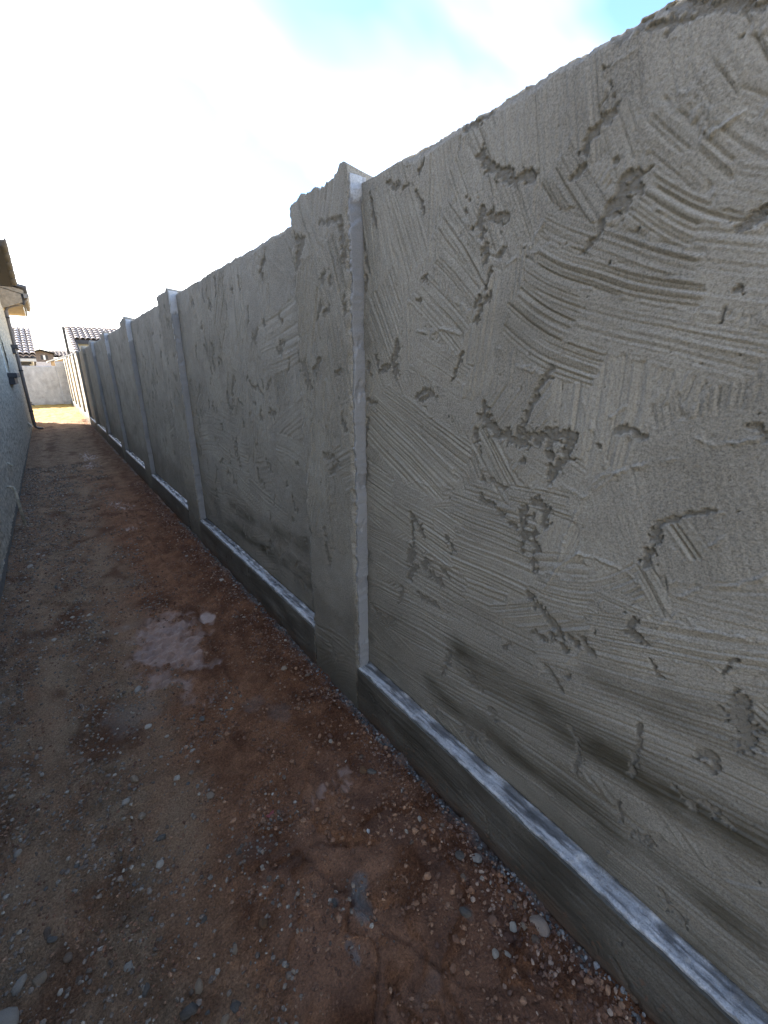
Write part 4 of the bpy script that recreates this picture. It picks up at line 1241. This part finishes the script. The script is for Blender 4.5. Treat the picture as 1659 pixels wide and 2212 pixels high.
# vent hood
m = MB(); m.prism([(HX, 13.5, 0.30), (HX, 13.5, 0.46), (HX + 0.10, 13.5, 0.31)], (0, 0.22, 0)); hp(m.build('vent_hood', M_HOUSE, bevel=0.01))
# drain pipes turning down to the soil
m = MB(); m.tube([(HX - 0.02, 5.72, 0.44), (HX + 0.04, 5.72, 0.44), (HX + 0.06, 5.72, 0.43), (HX + 0.072, 5.725, 0.40), (HX + 0.075, 5.73, 0.30), (HX + 0.075, 5.74, -0.02)], 0.014, 10); hp(m.build('drain_pipe', M_HOUSE, smooth=True))
m = MB(); m.tube([(HX - 0.02, 6.35, 0.575), (HX + 0.03, 6.35, 0.575), (HX + 0.05, 6.35, 0.565), (HX + 0.058, 6.35, 0.54)], 0.016, 10); hp(m.build('relief_pipe', M_HOUSE, smooth=True))
# downpipe from the gutter outlet
PY = 16.05
dp = MB(); dp.tube([(0.00, PY, 3.52), (-0.005, PY, 3.42), (-0.04, PY, 3.36), (-0.10, PY, 3.335), (-0.38, PY, 3.24), (-0.44, PY, 3.20), (-0.465, PY, 3.12), (-0.467, PY, 2.6), (-0.467, PY, 1.3), (-0.467, PY, 0.15), (-0.45, PY, 0.07), (-0.38, PY - 0.02, 0.03), (-0.28, PY - 0.04, 0.02)], 0.045, 10, 0.8)
dpo = hp(dp.build('downpipe', M_PIPE, smooth=True))
for zz in (2.95, 1.6, 0.5):
    s = MB(); s.box(HX - 0.001, -0.415, PY - 0.055, PY + 0.055, zz, zz + 0.035); hsub(s.build('strap', M_TRIM), dpo).matrix_parent_inverse = Matrix.Identity(4)
sp = MB(); sp.tube([(HX - 0.01, 17.6, 0.62), (HX + 0.10, 17.6, 0.62), (HX + 0.13, 17.6, 0.58)], 0.014, 8); sp.tube([(HX + 0.07, 17.6, 0.62), (HX + 0.07, 17.6, 0.68)], 0.008, 6); sp.box(HX + 0.04, HX + 0.10, 17.585, 17.615, 0.675, 0.69)
hp(sp.build('hose_tap', M_TRIM, smooth=False))

# roofs
def tile_mesh(name, w, Ls, mat, lift=0.05):
    """barrel tile: arc across X, long axis +Y (up-slope), lower end lifted"""
    seg = 6; v = []; f = []
    for (yy, rr, dz) in ((0.0, 1.0, lift), (Ls, 0.88, 0.0)):
        for th in (0.0, 0.018):
            for k in range(seg + 1):
                a = math.pi * k / seg
                v.append((-math.cos(a) * (w / 2 * rr - th), yy, math.sin(a) * (w * 0.42 * rr - th) + dz))
    n = seg + 1
    for k in range(seg):
        f += [(k, k + 1, 2 * n + k + 1, 2 * n + k), (n + k + 1, n + k, 3 * n + k, 3 * n + k + 1), (k + 1, k, n + k, n + k + 1), (2 * n + k, 2 * n + k + 1, 3 * n + k + 1, 3 * n + k)]
    me = bpy.data.meshes.new(name); me.from_pydata(v, [], f); me.update()
    for p in me.polygons: p.use_smooth = True
    me.materials.append(mat)
    return me
def tile_field(parent, origin, across, up, ncol, nrow, w, Ls, mesh, skip=None, jit=0.006, pinv=None):
    ax = Vector(across).normalized(); uy = Vector(up).normalized(); nz = ax.cross(uy).normalized()
    R = Matrix((ax, uy, nz)).transposed().to_4x4()
    n = 0
    for r in range(nrow):
        for c in range(ncol):
            if skip and skip(c, r): continue
            p = Vector(origin) + ax * ((c + 0.5) * w) + uy * (r * Ls) + nz * rnd.uniform(0, jit)
            o = bpy.data.objects.new('tile', mesh); COL.objects.link(o)
            Mx = R.copy(); Mx.translation = p
            o.parent = parent
            if pinv is not None: o.matrix_parent_inverse = pinv
            o.matrix_local = Mx
            n += 1
    return n
# main gable roof: ridge across, rake overhanging the path
rf = MB()
sl = 0.385
rf.prism([(-0.20, 15.1, 3.60), (-0.20, 13.55, 3.60 + 1.55 * sl), (-0.20, 13.55, 3.72 + 1.55 * sl), (-0.20, 15.1, 3.72)], (-2.2, 0, 0))
rf.prism([(-0.40, -1.1, 3.29), (-0.40, -1.1, 3.41), (-6.6, -1.1, 5.27), (-6.6, -1.1, 5.15)], (0, 14.25, 0))  # unseen roof, eave drawn in to let more sky light reach the wall
rmain = hp(rf.build('roof', M_TRIM))
tm = tile_mesh('rake_tile', 0.20, 0.36, M_TILE, 0.04)
d_ = Vector((0, -1, sl)).normalized()
tile_field(rmain, Vector((-0.28, 15.08, 3.735)), (1, 0, 0), d_, 1, 5, 0.20, 0.34, tm)
# wing roof with the gutter
ws = 0.30
rw = MB()
rw.prism([(0.0, 15.95, 3.56), (0.0, 15.95, 3.66), (-4.5, 15.95, 3.66 + 4.5 * ws), (-4.5, 15.95, 3.56 + 4.5 * ws)], (0, 3.2, 0))
rwing = hp(rw.build('wing_roof', M_SOFFIT))
m = MB(); m.prism([(-0.07, 15.93, 3.36), (-0.07, 15.93, 3.56), (-4.5, 15.93, 3.56 + 4.43 * ws), (-4.5, 15.93, 3.18), (-0.53, 15.93, 3.18)], (0, 0.06, 0)); hsub(m.build('barge_board', M_SOFFIT), rwing)
m = MB(); m.box(-0.075, -0.03, 15.96, 19.1, 3.30, 3.57); hsub(m.build('fascia', M_TRIM), rwing)
m = MB(); m.box(HX, -0.08, 15.99, 19.05, 3.30, 3.325); hsub(m.build('soffit', M_SOFFIT), rwing)
tw = tile_mesh('wing_rake_tile', 0.19, 0.42, M_TILE, 0.03)
d2 = Vector((-1, 0, ws)).normalized()
tile_field(rwing, Vector((0.03, 15.90, 3.68)), (0, 1, 0), d2, 1, 5, 0.19, 0.40, tw)
te = tile_mesh('wing_field_tile', 0.27, 0.42, M_TILE, 0.03)
tile_field(rwing, Vector((0.05, 16.1, 3.67)), (0, 1, 0), d2, 11, 2, 0.27, 0.40, te)
gt = MB()
prof = [(-0.028, 3.575), (-0.028, 3.46), (0.045, 3.45), (0.075, 3.50), (0.10, 3.57), (0.092, 3.572), (0.066, 3.508), (0.040, 3.462), (-0.020, 3.470), (-0.020, 3.575)]
gt.prism([(x, 15.9, z) for x, z in prof], (0, 3.3, 0)); gt.prism([(x, 15.9, z) for x, z in [(-0.028, 3.575), (-0.028, 3.46), (0.045, 3.45), (0.075, 3.50), (0.10, 3.57)]], (0, 0.006, 0))
hp(gt.build('gutter', M_GUTTER))

# ---------------------------------------------------------------- houses beyond the end wall
TF = tile_mesh('barrel_tile', 0.30, 0.42, M_TILE_FAR, 0.05)
# right: tiled roof rising above the wall
hr = tag(empty('tiled_house', (4, 36, 0)), 'cream house with large sunlit barrel tile roof behind the right end of the wall', 'house')
inv = Matrix.Translation((-4, -36, 0))
def sub(root, rinv, o):
    o.parent = root; o.matrix_parent_inverse = rinv; return o
m = MB()
m.prism([(1.95, 33.9, 0), (1.95, 38.0, 0), (1.95, 38.0, 4.35), (1.95, 33.9, 2.72)], (0.2, 0, 0))
sub(hr, inv, m.build('wall', M_CREAM))
m = MB(); m.box(2.16, 9.0, 36.05, 38.2, 0, 3.5); sub(hr, inv, m.build('wall', M_PALE))
m = MB(); m.box(1.60, 1.76, 37.95, 38.15, 0, 4.52); sub(hr, inv, m.build('shaded_face_strip', M_TRIM))  # dark strip, shade of the left wall face put into its colour
m = MB()
m.prism([(1.76, 33.4, 2.58), (1.76, 38.0, 4.42), (1.76, 38.0, 4.50), (1.76, 33.4, 2.66)], (0.36, 0, 0))
m.prism([(2.12, 35.73, 3.512), (2.12, 38.0, 4.42), (2.12, 38.0, 4.50), (2.12, 35.73, 3.592)], (6.9, 0, 0))
roof = sub(hr, inv, m.build('roof', M_DECK))
upv = Vector((0, 4.6, 1.84)).normalized()
tile_field(roof, Vector((1.74, 33.4, 2.67)), (1, 0, 0), upv, 1, 12, 0.30, 0.41, TF)
tile_field(roof, Vector((2.06, 35.73, 3.60)), (1, 0, 0), upv, 10, 6, 0.30, 0.41, TF)
m = MB(); m.box(2.10, 9.0, 35.70, 35.76, 3.36, 3.60); sub(hr, inv, m.build('fascia', M_TRIM))
rt = tile_mesh('ridge_tile', 0.24, 0.40, M_TILE_FAR, 0.02)
tile_field(roof, Vector((1.72, 38.12, 4.49)), (0, -1, 0), (1, 0, 0), 1, 14, 0.24, 0.40, rt)
# left: tiled roof over a porch
hl = tag(empty('porch_house', (-2, 38, 0)), 'pale house with tall sunlit tile roof seen just right of the downpipe', 'house')
inv2 = Matrix.Translation((2, -38, 0))
m = MB(); m.box(-7, -0.36, 36.3, 41, 0, 2.42); sub(hl, inv2, m.build('wall', M_CREAM))
m = MB(); m.box(-2.6, -0.45, 36.27, 36.31, 2.10, 2.22); m.box(-2.6, -0.55, 36.275, 36.31, 1.6, 2.09); sub(hl, inv2, m.build('porch_opening', M_TRIM))
m = MB(); m.prism([(-7, 36.0, 2.56), (-7, 40.0, 4.38), (-7, 40.0, 4.44), (-7, 36.0, 2.62)], (6.87, 0, 0)); roof = sub(hl, inv2, m.build('roof', M_DECK))
upv = Vector((0, 4.0, 1.82)).normalized()
tile_field(roof, Vector((-1.63, 36.0, 2.63)), (1, 0, 0), upv, 5, 11, 0.30, 0.40, TF)
m = MB(); m.prism([(-7, 35.5, 2.40), (-7, 36.3, 2.52), (-7, 36.3, 2.56), (-7, 35.5, 2.44)], (6.85, 0, 0)); porch = sub(hl, inv2, m.build('porch_roof', M_DECK))
tile_field(porch, Vector((-1.65, 35.45, 2.45)), (1, 0, 0), Vector((0, 0.8, 0.12)), 5, 1, 0.30, 0.42, TF)
tile_field(roof, Vector((-1.7, 40.1, 4.45)), (0, -1, 0), (1, 0, 0), 1, 4, 0.24, 0.40, rt)
m = MB(); m.box(-7, -0.16, 35.5, 35.54, 2.24, 2.40); sub(hl, inv2, m.build('fascia', M_PALE))
m = MB(); m.tube([(-0.22, 35.52, 2.38), (-0.24, 35.8, 2.2), (-0.30, 36.25, 1.9), (-0.30, 36.25, 0.1)], 0.05, 8); sub(hl, inv2, m.build('downpipe', M_PIPE, smooth=True))
# middle, further off: brown gable with two windows
hm = tag(empty('gable_house', (0.3, 56, 0)), 'small far brown house with two dark windows between the tile roofs', 'house')
inv3 = Matrix.Translation((-0.3, -56, 0))
m = MB(); m.box(-2.5, 1.16, 55, 60, 0, 3.30); m.prism([(-0.75, 55.02, 3.30), (1.14, 55.02, 3.30), (0.21, 55.02, 3.62)], (0, 4, 0)); sub(hm, inv3, m.build('wall', M_SHINGLE))
for x0, x1 in ((0.15, 0.32), (0.52, 0.70)):
    m = MB(); m.box(x0, x1, 54.97, 55.01, 2.80, 3.20); w_ = sub(hm, inv3, m.build('window', M_DARK))
m = MB(); m.box(0.34, 0.50, 54.96, 55.01, 2.78, 3.20); sub(hm, inv3, m.build('shutter', M_WHITE))
m = MB(); m.prism([(-0.95, 54.6, 3.26), (0.21, 54.6, 3.66), (1.32, 54.6, 3.36), (1.32, 54.6, 3.44), (0.21, 54.6, 3.75), (-0.95, 54.6, 3.35)], (0, 5, 0)); sub(hm, inv3, m.build('roof', M_TRIM))
m = MB(); m.prism([(0.95, 56.5, 3.05), (0.95, 59.5, 3.75), (0.95, 59.5, 3.80), (0.95, 56.5, 3.10)], (3.0, 0, 0)); rr2 = sub(hm, inv3, m.build('side_roof', M_DECK))
tile_field(rr2, Vector((1.0, 56.5, 3.12)), (1, 0, 0), Vector((0, 3.0, 0.7)), 8, 6, 0.32, 0.5, tile_mesh('far_tile', 0.32, 0.52, M_TILE_FAR, 0.06))
m = MB(); m.prism([(-0.9, 46, 1.9), (0.95, 46, 1.9), (0.75, 47.5, 2.45), (-0.5, 47.5, 2.45)], (0, 0.3, 0)); m.box(-0.8, 0.9, 46.3, 49, 0, 1.95); sub(hm, inv3, m.build('lower_roof', M_SHINGLE))
# tan lean-to right behind the end wall
hs = tag(empty('lean_to', (0.9, 32, 0)), 'small tan lean-to with pale sloping roof edge, just behind the end wall', 'shed')
inv4 = Matrix.Translation((-0.9, -32, 0))
m = MB(); m.prism([(0.51, 32, 0), (1.7, 32, 0), (1.7, 32, 2.55), (0.51, 32, 2.16)], (0, 2.0, 0)); sub(hs, inv4, m.build('wall', M_TAN))
m = MB(); m.prism([(0.32, 31.85, 2.13), (1.75, 31.85, 2.63), (1.75, 31.85, 2.71), (0.32, 31.85, 2.20)], (0, 2.3, 0)); sub(hs, inv4, m.build('roof', M_PALE))
